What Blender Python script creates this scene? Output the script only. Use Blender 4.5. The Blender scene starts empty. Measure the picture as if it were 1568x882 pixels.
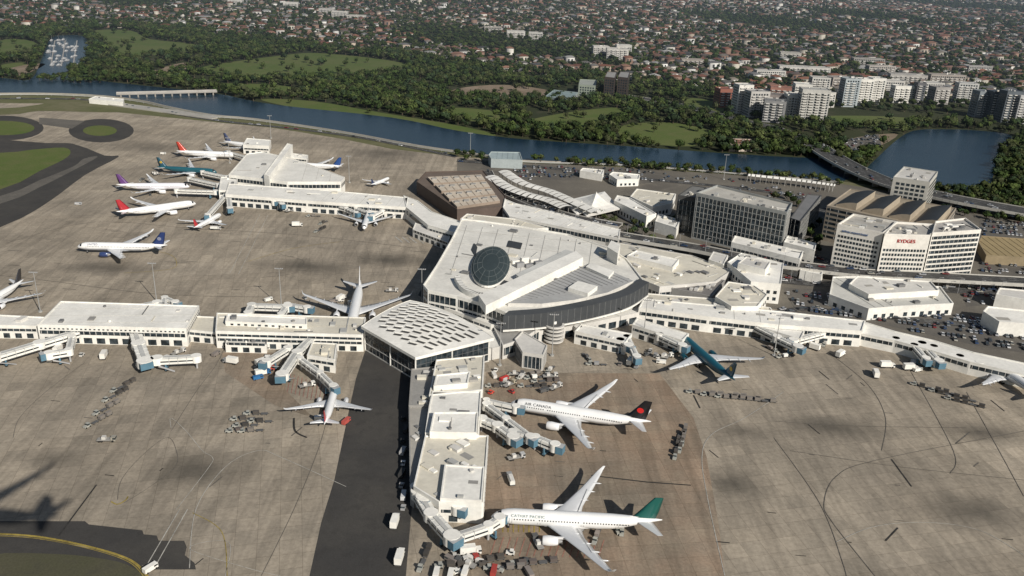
import bpy, math, random, bmesh
import numpy as np
from mathutils import Vector, Matrix
from mathutils.geometry import tessellate_polygon
random.seed(7); rng=np.random.default_rng(7)
F=1330.; TH=math.atan2(531,F); ROLL=math.radians(2.3); CAMH=197.
X=Vector((1,0,0)); FW=Vector((0,math.cos(TH),-math.sin(TH))); U0=Vector((0,math.sin(TH),math.cos(TH)))
RC=X*math.cos(ROLL)+U0*math.sin(ROLL); UC=-X*math.sin(ROLL)+U0*math.cos(ROLL)
CAM=Vector((0,0,CAMH)); HS=.7
def ray(px,py): return FW*F+RC*(px-784)-UC*(py-441)
def G(px,py,z=0.0):
    d=ray(px,py); t=(z-CAMH)/d.z
    return (d.x*t,d.y*t)
def GT(px,py,z=0.0): return G(px,py,z*HS)
def PX(x,y,z=0.0):
    x=np.asarray(x,float);y=np.asarray(y,float);z=np.asarray(z,float)-CAMH
    w=x*FW.x+y*FW.y+z*FW.z
    return 784+F*(x*RC.x+y*RC.y+z*RC.z)/w, 441-F*(x*UC.x+y*UC.y+z*UC.z)/w
def sst(a,b,v):
    t=np.clip((v-a)/(b-a),0,1); return t*t*(3-2*t)
def terrain(x,y):
    x=np.asarray(x,float);y=np.asarray(y,float)
    r=sst(1750,4200,y+0.15*x)
    z=r*38+r*14*np.sin(x/520+1.3)*np.cos(y/640)+r*8*np.sin(x/230+y/310)
    return z
def smooth(pts,n=6,closed=False):
    out=[];N=len(pts)
    for i in range(N if closed else N-1):
        g=lambda k: pts[k%N] if closed else pts[max(0,min(N-1,k))]
        p0,p1,p2,p3=g(i-1),g(i),g(i+1),g(i+2)
        for j in range(n):
            t=j/n
            out.append(tuple(.5*((2*b)+(-a+c)*t+(2*a-5*b+4*c-d)*t*t+(-a+3*b-3*c+d)*t**3) for a,b,c,d in zip(p0,p1,p2,p3)))
    if not closed: out.append(tuple(pts[-1]))
    return out
def inpoly(x,y,poly):
    x=np.asarray(x);y=np.asarray(y);r=np.zeros(x.shape,bool);n=len(poly)
    for i in range(n):
        x1,y1=poly[i];x2,y2=poly[(i+1)%n]
        if y1==y2: continue
        c=((y1>y)!=(y2>y))&(x<(x2-x1)*(y-y1)/(y2-y1)+x1); r^=c
    return r
# ---------------------------------------------------------------- materials
def newmat(name):
    m=bpy.data.materials.new(name); m.use_nodes=True; nt=m.node_tree
    return m,nt,nt.nodes['Principled BSDF']
def N(nt,t,**k):
    n=nt.nodes.new(t)
    for a,b in k.items(): setattr(n,a,b)
    return n
def mixc(nt,a,b,f,mode='MIX'):
    n=nt.nodes.new('ShaderNodeMix'); n.data_type='RGBA'; n.blend_type=mode
    for s,v in ((0,f),(6,a),(7,b)):
        if hasattr(v,'links'): nt.links.new(v,n.inputs[s])
        else: n.inputs[s].default_value=v if s==0 else (*v,1) if len(v)==3 else v
    return n.outputs[2]
def ramp(nt,src,a,b,lo=0.,hi=1.):
    n=nt.nodes.new('ShaderNodeMapRange'); n.clamp=True
    nt.links.new(src,n.inputs[0]); n.inputs[1].default_value=a;n.inputs[2].default_value=b;n.inputs[3].default_value=lo;n.inputs[4].default_value=hi
    return n.outputs[0]
def noise(nt,pos,scale,detail=5,rough=.6):
    n=N(nt,'ShaderNodeTexNoise'); n.inputs['Scale'].default_value=scale;n.inputs['Detail'].default_value=detail;n.inputs['Roughness'].default_value=rough
    nt.links.new(pos,n.inputs['Vector']); return n.outputs[0]
def attrmat(name,rough,amt,scale,spec=.5,coat=0,fine=True):
    m,nt,b=newmat(name)
    a=N(nt,'ShaderNodeAttribute',attribute_name='Col'); g=N(nt,'ShaderNodeNewGeometry')
    n1=noise(nt,g.outputs['Position'],scale,4 if fine else 2,.65); f=ramp(nt,n1,.3,.72,1-amt,1+amt*.3)
    c=mixc(nt,a.outputs['Color'],f,1.,'MULTIPLY')
    if fine:
        n2=noise(nt,g.outputs['Position'],scale*9,2,.6); f2=ramp(nt,n2,.3,.7,1-amt*.6,1.0); c=mixc(nt,c,f2,1.,'MULTIPLY')
    nt.links.new(c,b.inputs['Base Color']); b.inputs['Roughness'].default_value=rough
    b.inputs['Specular IOR Level'].default_value=spec
    b.inputs['Coat Weight'].default_value=coat
    return m
M_wall=attrmat('painted_panel',.65,.2,.06,.3)
M_plane=attrmat('aircraft_paint',.28,.07,.2,.5,.3)
M_fol=attrmat('foliage',.85,.45,.12,.1,0,False)
M_house=attrmat('tile_and_render',.75,.3,.08,.25,0,False)
M_mark=attrmat('worn_marking_paint',.7,.5,.3,.2)
def glassmat():
    m,nt,b=newmat('dark_glass')
    g=N(nt,'ShaderNodeNewGeometry'); n1=noise(nt,g.outputs['Position'],.35,1,.5)
    c=mixc(nt,(.012,.018,.022),(.05,.065,.075),ramp(nt,n1,.35,.65))
    nt.links.new(c,b.inputs['Base Color']); b.inputs['Roughness'].default_value=.12
    return m
M_glass=glassmat()
def groundmat(name,c1,c2,c3,s1,s2,rough=.9,slab=None,rot=0,stains=None):
    m,nt,b=newmat(name); g=N(nt,'ShaderNodeNewGeometry'); P=g.outputs['Position']
    n1=noise(nt,P,s1,6,.62); n2=noise(nt,P,s2,4,.65)
    c=mixc(nt,c1,c2,ramp(nt,n1,.38,.62)); c=mixc(nt,c,c3,ramp(nt,n2,.48,.8,0,.8))
    n3=noise(nt,P,s2*12,2,.7); c=mixc(nt,c,ramp(nt,n3,.3,.7,.85,1.12),1.,'MULTIPLY')
    if slab:
        mp=N(nt,'ShaderNodeMapping'); mp.inputs['Rotation'].default_value=(0,0,rot); nt.links.new(P,mp.inputs[0])
        br=N(nt,'ShaderNodeTexBrick',offset=0.,squash=1.); nt.links.new(mp.outputs[0],br.inputs['Vector'])
        br.inputs['Color1'].default_value=(.88,.88,.87,1);br.inputs['Color2'].default_value=(1.06,1.05,1.03,1);br.inputs['Mortar'].default_value=(.5,.48,.45,1)
        br.inputs['Scale'].default_value=1;br.inputs['Mortar Size'].default_value=.06;br.inputs['Mortar Smooth'].default_value=.3
        br.inputs['Brick Width'].default_value=slab;br.inputs['Row Height'].default_value=slab
        c=mixc(nt,c,br.outputs[0],1.,'MULTIPLY')
        br2=N(nt,'ShaderNodeTexBrick',offset=.4,squash=1.); nt.links.new(mp.outputs[0],br2.inputs['Vector'])
        br2.inputs['Color1'].default_value=(.88,.87,.85,1);br2.inputs['Color2'].default_value=(1.07,1.06,1.04,1);br2.inputs['Mortar'].default_value=(.8,.8,.8,1)
        br2.inputs['Scale'].default_value=1;br2.inputs['Mortar Size'].default_value=.0;br2.inputs['Brick Width'].default_value=slab*6;br2.inputs['Row Height'].default_value=slab*3
        c=mixc(nt,c,br2.outputs[0],1.,'MULTIPLY')
        for rr,sc in ((rot,(.3,.012,1)),(rot+1.57,(.16,.01,1))):
            mp2=N(nt,'ShaderNodeMapping'); mp2.inputs['Rotation'].default_value=(0,0,rr); mp2.inputs['Scale'].default_value=sc; nt.links.new(P,mp2.inputs[0])
            n5=noise(nt,mp2.outputs[0],1.,3,.6); c=mixc(nt,c,ramp(nt,n5,.4,.75,1.04,.8),1.,'MULTIPLY')
    if stains:
        nw=noise(nt,P,.05,5,.65)
        for (sx,sy,rx,ry,st) in stains:
            x,y=G(sx,sy); x2,_=G(sx+rx,sy); _,y2=G(sx,sy-ry)
            mp=N(nt,'ShaderNodeMapping',vector_type='TEXTURE'); mp.inputs['Location'].default_value=(x,y,0); mp.inputs['Scale'].default_value=(abs(x2-x),abs(y2-y),1000)
            nt.links.new(P,mp.inputs[0])
            ln=N(nt,'ShaderNodeVectorMath',operation='LENGTH'); nt.links.new(mp.outputs[0],ln.inputs[0])
            ad=N(nt,'ShaderNodeMath',operation='MULTIPLY_ADD'); nt.links.new(nw,ad.inputs[0]); ad.inputs[1].default_value=1.0; nt.links.new(ln.outputs['Value'],ad.inputs[2])
            f=ramp(nt,ad.outputs[0],.6,1.7,st,0); c=mixc(nt,c,(.05,.046,.04),f)
    nt.links.new(c,b.inputs['Base Color']); b.inputs['Roughness'].default_value=rough; b.inputs['Specular IOR Level'].default_value=.2
    return m
STAINS=[(300,718,85,28,.7),(80,703,55,16,.55),(1125,742,62,28,.78),(1275,655,85,20,.75),(1495,785,80,34,.6),(1500,662,65,18,.72),(160,410,85,11,.65),(470,408,85,12,.72),(590,398,65,12,.72),(1140,660,38,12,.6),(600,235,60,10,.6),(230,225,60,9,.45)]
M_apron=groundmat('apron_concrete',(.39,.34,.275),(.29,.255,.21),(.22,.195,.162),.01,.045,slab=7.6,rot=math.radians(-14),stains=STAINS)
M_stand=groundmat('stained_stand_concrete',(.31,.235,.175),(.235,.2,.16),(.33,.28,.215),.02,.07,slab=7.6,rot=math.radians(-8))
M_asph=groundmat('asphalt',(.05,.048,.046),(.066,.062,.056),(.04,.038,.036),.03,.2)
M_asph2=groundmat('worn_asphalt',(.13,.12,.105),(.1,.093,.083),(.165,.15,.13),.02,.1)
M_pave=groundmat('landside_paving',(.16,.145,.12),(.11,.1,.087),(.21,.19,.155),.02,.08)
M_grass=groundmat('lawn_grass',(.08,.115,.028),(.105,.125,.04),(.13,.125,.055),.012,.06)
M_dry=groundmat('dry_grass',(.11,.115,.05),(.15,.14,.08),(.08,.09,.035),.02,.1)
M_scrub=groundmat('worn_verge',(.07,.07,.04),(.09,.083,.055),(.055,.055,.04),.03,.12)
M_dirt=groundmat('bare_soil',(.27,.21,.155),(.19,.145,.1),(.13,.11,.075),.02,.1)
def terrainmat():
    m,nt,b=newmat('suburban_ground'); g=N(nt,'ShaderNodeNewGeometry'); P=g.outputs['Position']
    n1=noise(nt,P,.004,4,.6); n2=noise(nt,P,.03,4,.7)
    c=mixc(nt,(.028,.036,.018),(.05,.055,.028),ramp(nt,n1,.35,.65)); c=mixc(nt,c,(.11,.09,.07),ramp(nt,n2,.55,.75,0,.5))
    nt.links.new(c,b.inputs['Base Color']); b.inputs['Roughness'].default_value=.95; b.inputs['Specular IOR Level'].default_value=.1
    return m
M_terr=terrainmat()
def watermat():
    m,nt,b=newmat('river_water'); g=N(nt,'ShaderNodeNewGeometry'); P=g.outputs['Position']
    n=noise(nt,P,.006,4,.6); c=mixc(nt,(.009,.025,.045),(.016,.036,.058),ramp(nt,n,.35,.65))
    nt.links.new(c,b.inputs['Base Color']); b.inputs['Roughness'].default_value=.25
    b.inputs['Specular IOR Level'].default_value=.25
    n2=noise(nt,P,.35,3,.6); bp=N(nt,'ShaderNodeBump'); bp.inputs['Strength'].default_value=.4; bp.inputs['Distance'].default_value=.6
    nt.links.new(n2,bp.inputs['Height']); nt.links.new(bp.outputs[0],b.inputs['Normal'])
    return m
M_water=watermat()
STD=[M_wall,M_glass,M_mark,M_plane]
# ---------------------------------------------------------------- mesh builder
def link(o,parent=None):
    bpy.context.scene.collection.objects.link(o)
    if parent: o.parent=parent
    return o
class MB:
    def __init__(s): s.v=[];s.f=[];s.c=[];s.m=[];s.s=[]
    def add(s,vs,fs,col,mat=0,sm=False):
        n=len(s.v); s.v+= [tuple(v) for v in vs]
        for i,f in enumerate(fs):
            s.f.append(tuple(n+k for k in f)); s.c.append(col[i] if isinstance(col,list) else col); s.m.append(mat); s.s.append(sm)
    def quad(s,a,b,c,d,col,mat=0): s.add([a,b,c,d],[(0,1,2,3)],col,mat)
    def prism(s,pts,z0,z1,side,top,mat=0,tmat=0):
        pts=ccw(pts); n=len(pts)
        vs=[(p[0],p[1],z0) for i,p in enumerate(pts)]+[(p[0],p[1],z1) for i,p in enumerate(pts)]
        s.add(vs,[(i,(i+1)%n,n+(i+1)%n,n+i) for i in range(n)],side,mat)
        s.add([(p[0],p[1],z1) for p in pts],tess(pts),top,tmat)
    def obox(s,p0,p1,w,z0,z1,col,mat=0,top=None,ext=0):
        d=Vector((p1[0]-p0[0],p1[1]-p0[1])); L=d.length
        if L<1e-4: return
        d/=L; n=Vector((-d.y,d.x))*w/2; a=Vector(p0[:2])-d*ext; b=Vector(p1[:2])+d*ext
        if not hasattr(z0,'__len__'): z0=(z0,z0)
        if not hasattr(z1,'__len__'): z1=(z1,z1)
        q=[a-n,b-n,b+n,a+n]; zz=(0,1,1,0)
        vs=[(p.x,p.y,z0[k]) for p,k in zip(q,zz)]+[(p.x,p.y,z1[k]) for p,k in zip(q,zz)]
        s.add(vs,[(3,2,1,0),(0,1,5,4),(1,2,6,5),(2,3,7,6),(3,0,4,7)],col,mat)
        s.add([vs[4],vs[5],vs[6],vs[7]],[(0,1,2,3)],top or col,mat)
    def cbox(s,x,y,ang,l,w,z0,z1,col,mat=0,top=None):
        c,q=math.cos(ang)*l/2,math.sin(ang)*l/2
        s.obox((x-c,y-q),(x+c,y+q),w,z0,z1,col,mat,top)
    def cyl(s,x,y,r,z0,z1,col,mat=0,n=10,r1=None,sm=True):
        r1=r if r1 is None else r1
        vs=[(x+r*math.cos(6.2832*i/n),y+r*math.sin(6.2832*i/n),z0) for i in range(n)]+[(x+r1*math.cos(6.2832*i/n),y+r1*math.sin(6.2832*i/n),z1) for i in range(n)]
        s.add(vs,[(i,(i+1)%n,n+(i+1)%n,n+i) for i in range(n)],col,mat,sm); s.add(vs[n:],[tuple(range(n))],col,mat)
    def wheel(s,x,y,z,r,w,ang,col=(.02,.02,.02)):
        n=10; ax=Vector((-math.sin(ang),math.cos(ang),0)); f=Vector((math.cos(ang),math.sin(ang),0)); vs=[]
        for sd in (-1,1):
            for i in range(n):
                a=6.2832*i/n; p=Vector((x,y,z))+ax*sd*w/2+f*math.cos(a)*r+Vector((0,0,1))*math.sin(a)*r; vs.append(tuple(p))
        s.add(vs,[(i,(i+1)%n,n+(i+1)%n,n+i) for i in range(n)]+[tuple(range(n)),tuple(range(2*n-1,n-1,-1))],col)
    def build(s,name,mats=None,parent=None,hs=False):
        me=bpy.data.meshes.new(name); me.from_pydata(s.v,[],s.f)
        for m in (mats or STD): me.materials.append(m)
        me.polygons.foreach_set('material_index',s.m); me.polygons.foreach_set('use_smooth',s.s)
        lt=np.array([len(f) for f in s.f]); c=np.ones((len(s.c),4)); c[:,:3]=np.array(s.c)
        at=me.color_attributes.new('Col','FLOAT_COLOR','CORNER'); at.data.foreach_set('color',np.repeat(c,lt,axis=0).ravel().astype(np.float32))
        me.update()
        o=link(bpy.data.objects.new(name,me),parent)
        if hs: o.scale.z=HS
        return o
def ccw(pts):
    a=sum(pts[i][0]*pts[(i+1)%len(pts)][1]-pts[(i+1)%len(pts)][0]*pts[i][1] for i in range(len(pts)))
    return list(pts) if a>0 else list(pts)[::-1]
def tess(pts):
    fs=[]
    for a,b,c in tessellate_polygon([[Vector((p[0],p[1],0)) for p in pts]]):
        ar=(pts[b][0]-pts[a][0])*(pts[c][1]-pts[a][1])-(pts[b][1]-pts[a][1])*(pts[c][0]-pts[a][0])
        fs.append((a,b,c) if ar>0 else (a,c,b))
    return fs
def fast(name,V,Fc,C,mat):
    me=bpy.data.meshes.new(name); M,K=Fc.shape
    me.vertices.add(len(V)); me.vertices.foreach_set('co',V.astype(np.float32).ravel())
    me.loops.add(M*K); me.loops.foreach_set('vertex_index',Fc.astype(np.int32).ravel())
    me.polygons.add(M); me.polygons.foreach_set('loop_start',np.arange(0,M*K,K,dtype=np.int32))
    me.update(calc_edges=True)
    at=me.color_attributes.new('Col','FLOAT_COLOR','CORNER'); c=np.ones((M,4)); c[:,:3]=C
    at.data.foreach_set('color',np.repeat(c,K,axis=0).ravel().astype(np.float32))
    me.materials.append(mat); me.validate()
    return link(bpy.data.objects.new(name,me))
def sheet(name,px,z,mat,sm=0,parent=None):
    if sm: px=smooth(px,sm,True)
    pts=ccw([G(x,y,z) for x,y in px])
    me=bpy.data.meshes.new(name); me.from_pydata([(p[0],p[1],z) for p in pts],[],tess(pts)); me.materials.append(mat)
    return link(bpy.data.objects.new(name,me),parent)
def ell(cx,cy,rx,ry,n=24): return [(cx+rx*math.cos(6.2832*i/n),cy+ry*math.sin(6.2832*i/n)) for i in range(n)]
def strip(mb,pts,w,z,col,mat=2,dash=None):
    P=[Vector(p) for p in pts]; n=len(P); L=[];R=[]
    for i in range(n):
        d=(P[min(n-1,i+1)]-P[max(0,i-1)]); d.normalize(); q=Vector((-d.y,d.x))*w/2; L.append(P[i]+q); R.append(P[i]-q)
    for i in range(n-1):
        if dash and i%2: continue
        mb.quad((R[i].x,R[i].y,z),(R[i+1].x,R[i+1].y,z),(L[i+1].x,L[i+1].y,z),(L[i].x,L[i].y,z),col,mat)
# ---------------------------------------------------------------- ground, water, paving
ys=np.concatenate([np.linspace(-600,1400,6),np.linspace(1500,6500,90),np.geomspace(6800,60000,24)])
xs=np.concatenate([-np.geomspace(60000,4800,14),np.linspace(-4500,5500,110),np.geomspace(5800,60000,14)])
gx,gy=np.meshgrid(xs,ys); gz=terrain(gx,gy); V=np.stack([gx,gy,gz],-1).reshape(-1,3); nx=len(xs)
ii,jj=np.meshgrid(np.arange(nx-1),np.arange(len(ys)-1)); a=(jj*nx+ii).ravel()
g=fast('ground',V,np.stack([a,a+1,a+nx+1,a+nx],-1),np.ones((len(a),3)),M_terr)
for p in g.data.polygons: p.use_smooth=True
TOPB=[(-300,112),(-100,116),(0,119),(45,122),(62,95),(75,62),(95,54),(132,58),(134,90),(120,104),(100,112),(150,123),(230,132),(330,143),(420,160),(600,180),(700,200),(800,213),(950,223),(1100,234),(1200,240),(1260,242)]
BOTB=[(-300,150),(0,142),(130,144),(210,152),(260,163),(325,175),(390,181),(520,200),(640,222),(740,236),(800,245),(950,250),(1100,261),(1240,273),(1290,278)]
RIV=smooth(TOPB,4)+[(1300,252),(1325,262)]+smooth(BOTB,4)[::-1]
sheet('river_water',RIV,.06,M_water)
LAKE=smooth([(1325,262),(1345,240),(1375,213),(1400,200),(1440,198),(1500,200),(1550,208),(1535,232),(1522,262),(1514,290),(1470,293),(1400,285),(1340,272)],4,True)
sheet('lake_water',LAKE,.07,M_water)
LAWNS=[[(300,105),(430,85),(500,82),(620,97),(600,112),(480,120),(350,118)],[(140,48),(200,47),(230,60),(300,68),(295,78),(180,88),(170,70)],
[(400,152),(480,155),(580,172),(700,192),(760,207),(700,205),(560,188),(450,165)],[(800,188),(870,172),(950,165),(945,182),(860,197)],[(955,192),(1030,188),(1090,203),(1060,224),(960,214)],
[(1255,178),(1385,180),(1380,196),(1290,192)],[(0,62),(45,62),(60,75),(20,88),(0,84)],[(330,128),(420,130),(480,140),(430,146),(340,138)],[(0,100),(40,96),(30,110),(0,112)],[(690,165),(760,170),(800,178),(740,186),(680,178)],[(1060,150),(1110,160),(1100,172),(1050,160)]]
for L in LAWNS: sheet('lawn',L,.05,M_grass,4)
DIRT=[[(690,139),(735,131),(790,131),(845,140),(810,149),(720,148)],[(240,117),(262,112),(300,100),(280,96),(235,108)],[(1300,214),(1345,206),(1375,206),(1350,222),(1310,234)],[(0,110),(35,100),(70,98),(30,116)]]
for L in DIRT: sheet('bare_earth',L,.06,M_dirt,3)
sheet('embankment_grass',[(-300,152),(0,142),(130,144),(210,152),(325,175),(390,181),(520,200),(640,222),(740,236),(800,245),(950,250),(1100,261),(1290,278),(1400,292),(1700,330),(1700,345),(1300,300),(900,275),(700,262),(560,235),(420,205),(300,192),(140,165),(0,160),(-300,162)],.05,M_dry)
sheet('apron',[(-600,160),(0,158),(60,158),(130,164),(180,172),(300,184),(420,196),(520,212),(600,228),(700,240),(790,246),(790,330),(1000,470),(1240,470),(1700,600),(1900,1150),(-900,1150)],.10,M_apron)
sheet('landside_paving',[(700,243),(800,249),(950,256),(1100,266),(1290,282),(1400,298),(1700,350),(1900,640),(1240,478),(985,455),(700,330)],.13,M_pave)
sheet('airfield_verge_grass',[(-200,170),(0,166),(60,160),(130,150),(190,158),(200,170),(150,172),(60,170),(0,176)],.14,M_dry,3)
sheet('taxiway_shoulder',[(-200,420),(0,348),(70,312),(130,268),(182,240),(160,238),(118,222),(70,219),(-200,222)],.14,M_asph,3)
sheet('taxiway_concrete',[(-200,362),(0,312),(60,287),(110,262),(150,240),(128,243),(112,255),(60,276),(0,300),(-200,345)],.16,M_asph2,3)
sheet('grass_island',[(-200,240),(0,234),(50,229),(98,226),(108,234),(96,245),(60,262),(0,290),(-200,340)],.18,M_grass,3)
sheet('taxiway_shoulder',ell(155,200,50,18),.14,M_asph); sheet('grass_island',ell(153,200,26,8),.18,M_grass)
sheet('taxiway_shoulder',ell(5,196,62,19),.15,M_asph); sheet('grass_island',ell(5,196,48,11),.18,M_grass)
sheet('taxiway_shoulder',[(60,180),(130,185),(110,197),(60,190)],.155,M_asph2)
sheet('hall_shadow_sheet',[(560,535),(640,550),(632,760),(620,900),(470,900),(492,800),(512,735),(532,640),(545,580)],.15,M_asph,0)
sheet('hall_shadow_sheet',[(640,452),(652,430),(700,362),(722,362),(690,440),(670,470)],.15,M_asph,0)  # asphalt-dark sheet painting the main hall's shadow on the ground
sheet('stand_concrete',[(745,570),(1010,572),(1062,640),(1082,700),(1100,800),(1112,900),(690,900),(720,800)],.14,M_stand,0)
sheet('stand_concrete',[(340,540),(420,540),(440,600),(480,640),(420,620),(345,570)],.14,M_stand)
sheet('asphalt_patch',[(-20,798),(130,798),(136,803),(218,812),(220,818),(240,820),(243,828),(282,828),(286,838),(283,850),(298,862),(300,872),(235,872),(150,840),(40,822),(-20,818)],.14,M_asph)
sheet('asphalt_patch',[(-20,818),(60,824),(150,842),(215,862),(240,900),(-20,900)],.142,M_asph)
sheet('verge',[(-20,852),(80,848),(160,856),(205,870),(225,900),(-20,900)],.18,M_scrub,3)
mk=MB()
def mline(px,w,col,sm=8,z=.22,dash=None): strip(mk,[G(x,y,z) for x,y in (smooth(px,sm) if sm else px)],w,z,col,2,dash)
YEL=(.42,.32,.08); WH=(.52,.5,.45); BLK=(.055,.052,.048); GR=(.17,.155,.135)
mline([(-10,817),(60,822),(140,838),(200,858),(228,885)],.9,YEL)
mline([(-10,820),(60,825),(140,841),(198,861),(224,888)],.25,YEL)
for off in (0,1): mline([(275+off*12,780),(222+off*14,870)],.35,WH,1)
mline([(270,780),(320,715),(325,700),(310,690),(285,660),(262,640),(262,655)],.22,WH); mline([(290,870),(300,780),(345,715),(395,690),(430,700),(530,745)],.28,WH)
mline([(180,765),(186,735),(215,700),(255,670),(270,690),(268,715),(230,745),(190,770)],.22,GR)
mline([(430,882),(380,870),(290,840),(350,830),(345,882)],.2,WH); mline([(295,785),(340,815),(348,882)],.25,YEL)
mline([(170,768),(180,772),(192,766),(196,760)],.5,YEL)
mline([(20,670),(30,640),(70,600),(130,555)],.25,GR); mline([(262,660),(300,600),(330,560),(345,530)],.25,GR)
mline([(90,820),(148,742)],.6,BLK,1); mline([(400,882),(450,780),(490,680),(510,600)],.2,GR)
mline([(1110,882),(1085,770),(1075,700),(1090,665),(1140,640),(1200,600)],.3,WH); mline([(1350,690),(1356,640),(1330,590),(1270,540)],.25,GR)
mline([(1340,882),(1275,800),(1262,770),(1280,730),(1340,705),(1568,660)],.3,GR); mline([(1568,850),(1500,812),(1420,800),(1340,806),(1280,830)],.25,WH)
mline([(1188,645),(1300,652),(1480,655)],.3,GR); mline([(1210,690),(1380,715),(1568,735)],.3,GR); mline([(1390,560),(1460,690),(1455,725)],.25,GR)
mline([(1365,703),(1396,745)],.6,BLK,1); mline([(1356,828),(1375,808)],.6,BLK,1)
mline([(905,728),(990,738),(1058,743)],.7,BLK,1); mline([(1062,605),(1072,625)],.7,BLK,1)
mline([(1185,670),(1255,770),(1290,860),(1300,900)],.25,GR); mline([(1480,600),(1530,690),(1568,760)],.25,GR)
mline([(0,422),(60,428),(240,450),(420,455)],.35,GR); mline([(10,372),(110,345),(180,340),(300,350),(460,360),(640,380)],.35,GR)
mline([(190,418),(260,412),(270,400),(255,388),(200,378)],.3,YEL); mline([(380,400),(450,380),(520,370)],.3,YEL); mline([(400,425),(450,418),(465,400),(430,390)],.25,GR)
mline([(365,420),(410,330)],.3,WH,1); mline([(352,418),(398,328)],.3,WH,1)
for k in range(7): mline([(605+k*11,362+k*.6),(616+k*11,371+k*.6)],1.0,WH,1)
for k in range(16): x=760+k*11; mline([(x,822+k*.3),(x-9,850+k*.3)],.35,(.4,.2,.15),1)
for k in range(10): mline([(445+k*6,572+k*2),(440+k*6,600+k*2)],.3,(.4,.2,.16),1)
for k in range(8): x=770+k*8; mline([(x,800),(x,815)],.4,YEL,1)
for i in range(60):
    x=random.uniform(0,1568);y=random.uniform(540,870)
    if 470<x<760: continue
    l=random.uniform(5,22);a=random.choice([-.9,.12,.1,.9])
    mline([(x,y),(x+l,y+l*a*.9)],random.uniform(.3,.6),random.choice([BLK,GR]),1,z=.2)
for i in range(30):
    x=random.uniform(0,640);y=random.uniform(350,450); l=random.uniform(8,30)
    mline([(x,y),(x+l,y+l*.06)],.5,GR,1,z=.2)
mline([(450,640),(452,660),(470,670)],.9,BLK,5,z=.2)
mk.build('pavement_markings')
# ---------------------------------------------------------------- buildings
W1=(.86,.84,.78); W2=(.64,.62,.58); CR=(.68,.64,.54); GY=(.33,.32,.3); DK=(.06,.06,.06)
def windows(mb,pts,style):
    n=len(pts)
    for i in range(n):
        a=Vector(pts[i]);b=Vector(pts[(i+1)%n]);d=b-a;L=d.length
        if L<4: continue
        d/=L; o=Vector((d.y,-d.x))*.07
        for (kind,z0,z1,w,gap) in style:
            if kind=='band': segs=[(.8,L-.8)]
            else:
                k=max(1,int((L-1)//(w+gap))); st=(L-k*(w+gap)+gap)/2; segs=[(st+j*(w+gap),st+j*(w+gap)+w) for j in range(k)]
            for s0,s1 in segs:
                p=a+d*s0+o;q=a+d*s1+o
                mb.quad((p.x,p.y,z0),(q.x,q.y,z0),(q.x,q.y,z1),(p.x,p.y,z1),DK,1)
            if kind=='band' and w:
                for j in range(int(L//w)):
                    p=a+d*(j*w+w/2)+o*1.6
                    mb.obox((p.x-d.x*.12,p.y-d.y*.12),(p.x+d.x*.12,p.y+d.y*.12),.14,z0,z1,W2)
def clutter(mb,pts,h,n,rnd,big=1.0,cols=None):
    xs_=[p[0] for p in pts];ys_=[p[1] for p in pts]; c=0
    d=Vector(pts[1])-Vector(pts[0]); ang=math.atan2(d.y,d.x)
    for _ in range(n*6):
        x=rnd.uniform(min(xs_),max(xs_));y=rnd.uniform(min(ys_),max(ys_))
        s=rnd.uniform(1.2,3.4)*big
        if all(inpoly(np.array([x+dx*s]),np.array([y+dy*s]),pts)[0] for dx,dy in ((1,1),(-1,1),(1,-1),(-1,-1))):
            k=rnd.random(); col=rnd.choice(cols or [W1,W2,GY,CR,(.45,.45,.43),(.18,.18,.18)])
            if k<.5: mb.cbox(x,y,ang,s*1.5,s,h+.01,h+.6+rnd.random()*1.4,col)
            elif k<.65: mb.cyl(x,y,s*.3,h,h+1.2,col)
            elif k<.85: mb.cbox(x,y,ang,s*2.2,s*1.3,h+.01,h+.05+.02*rnd.random(),rnd.choice([GY,(.5,.49,.45),(.4,.38,.34)]))
            else: mb.cbox(x,y,ang+1.57*rnd.randint(0,1),s*4,.5,h+.06,h+.5,col)
            c+=1
            if c>=n: break
RND=random.Random(5)
def building(name,px,h,wall=W1,roof=W1,style=None,par=.7,z0=0,cl=0,parent=None,world=False,seams=0,big=1.0,extra=None,hs=False):
    gg=GT if hs else G
    pts=ccw(px if world else [gg(x,y,h) for x,y in px]); mb=MB()
    mb.prism(pts,z0,h,wall,roof)
    n=len(pts)
    if par:
        for i in range(n):
            a=Vector(pts[i]);b=Vector(pts[(i+1)%n]);d=(b-a)
            if d.length<1: continue
            d.normalize();o=Vector((-d.y,d.x))*.25
            mb.obox(a+o,b+o,.56,h+.002+i*.0007,h+par+i*.003,wall)
    if seams:
        a=Vector(pts[0]);b=Vector(pts[1]);d=(b-a);L=d.length;d/=L;nn=Vector((-d.y,d.x))
        mxx=max((Vector(p)-a).dot(nn) for p in pts)
        k=seams
        while k<L-1:
            lo=a+d*k
            tt=[t for t in np.arange(.5,mxx,1.) if inpoly(np.array([lo.x+nn.x*t]),np.array([lo.y+nn.y*t]),pts)[0]]
            if len(tt)>1: mb.obox(lo+nn*tt[0],lo+nn*tt[-1],.25,h+.005,h+.16,tuple(c*.66 for c in roof))
            k+=seams
    if style: windows(mb,pts,style)
    if cl: clutter(mb,pts,h,cl,RND,big)
    if extra: extra(mb,pts)
    return mb.build(name,parent=parent,hs=hs)
PIER=[('grid',.6,5.0,4.2,2.2),('band',7.4,10.2,3,0)]
PIERLOW=[('grid',.6,4.4,3.2,2.6),('band',6,8,3,0)]
T=link(bpy.data.objects.new('airport_terminal_building',None))
def B(nm,px,h,**k): return building(nm,px,h,parent=T,hs=True,**k)
B('pier_west',[(57,498),(93,462),(305,469),(285,504)],14,style=PIER+[('grid',11.2,12.2,1,1.2)],cl=8,seams=9)
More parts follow.
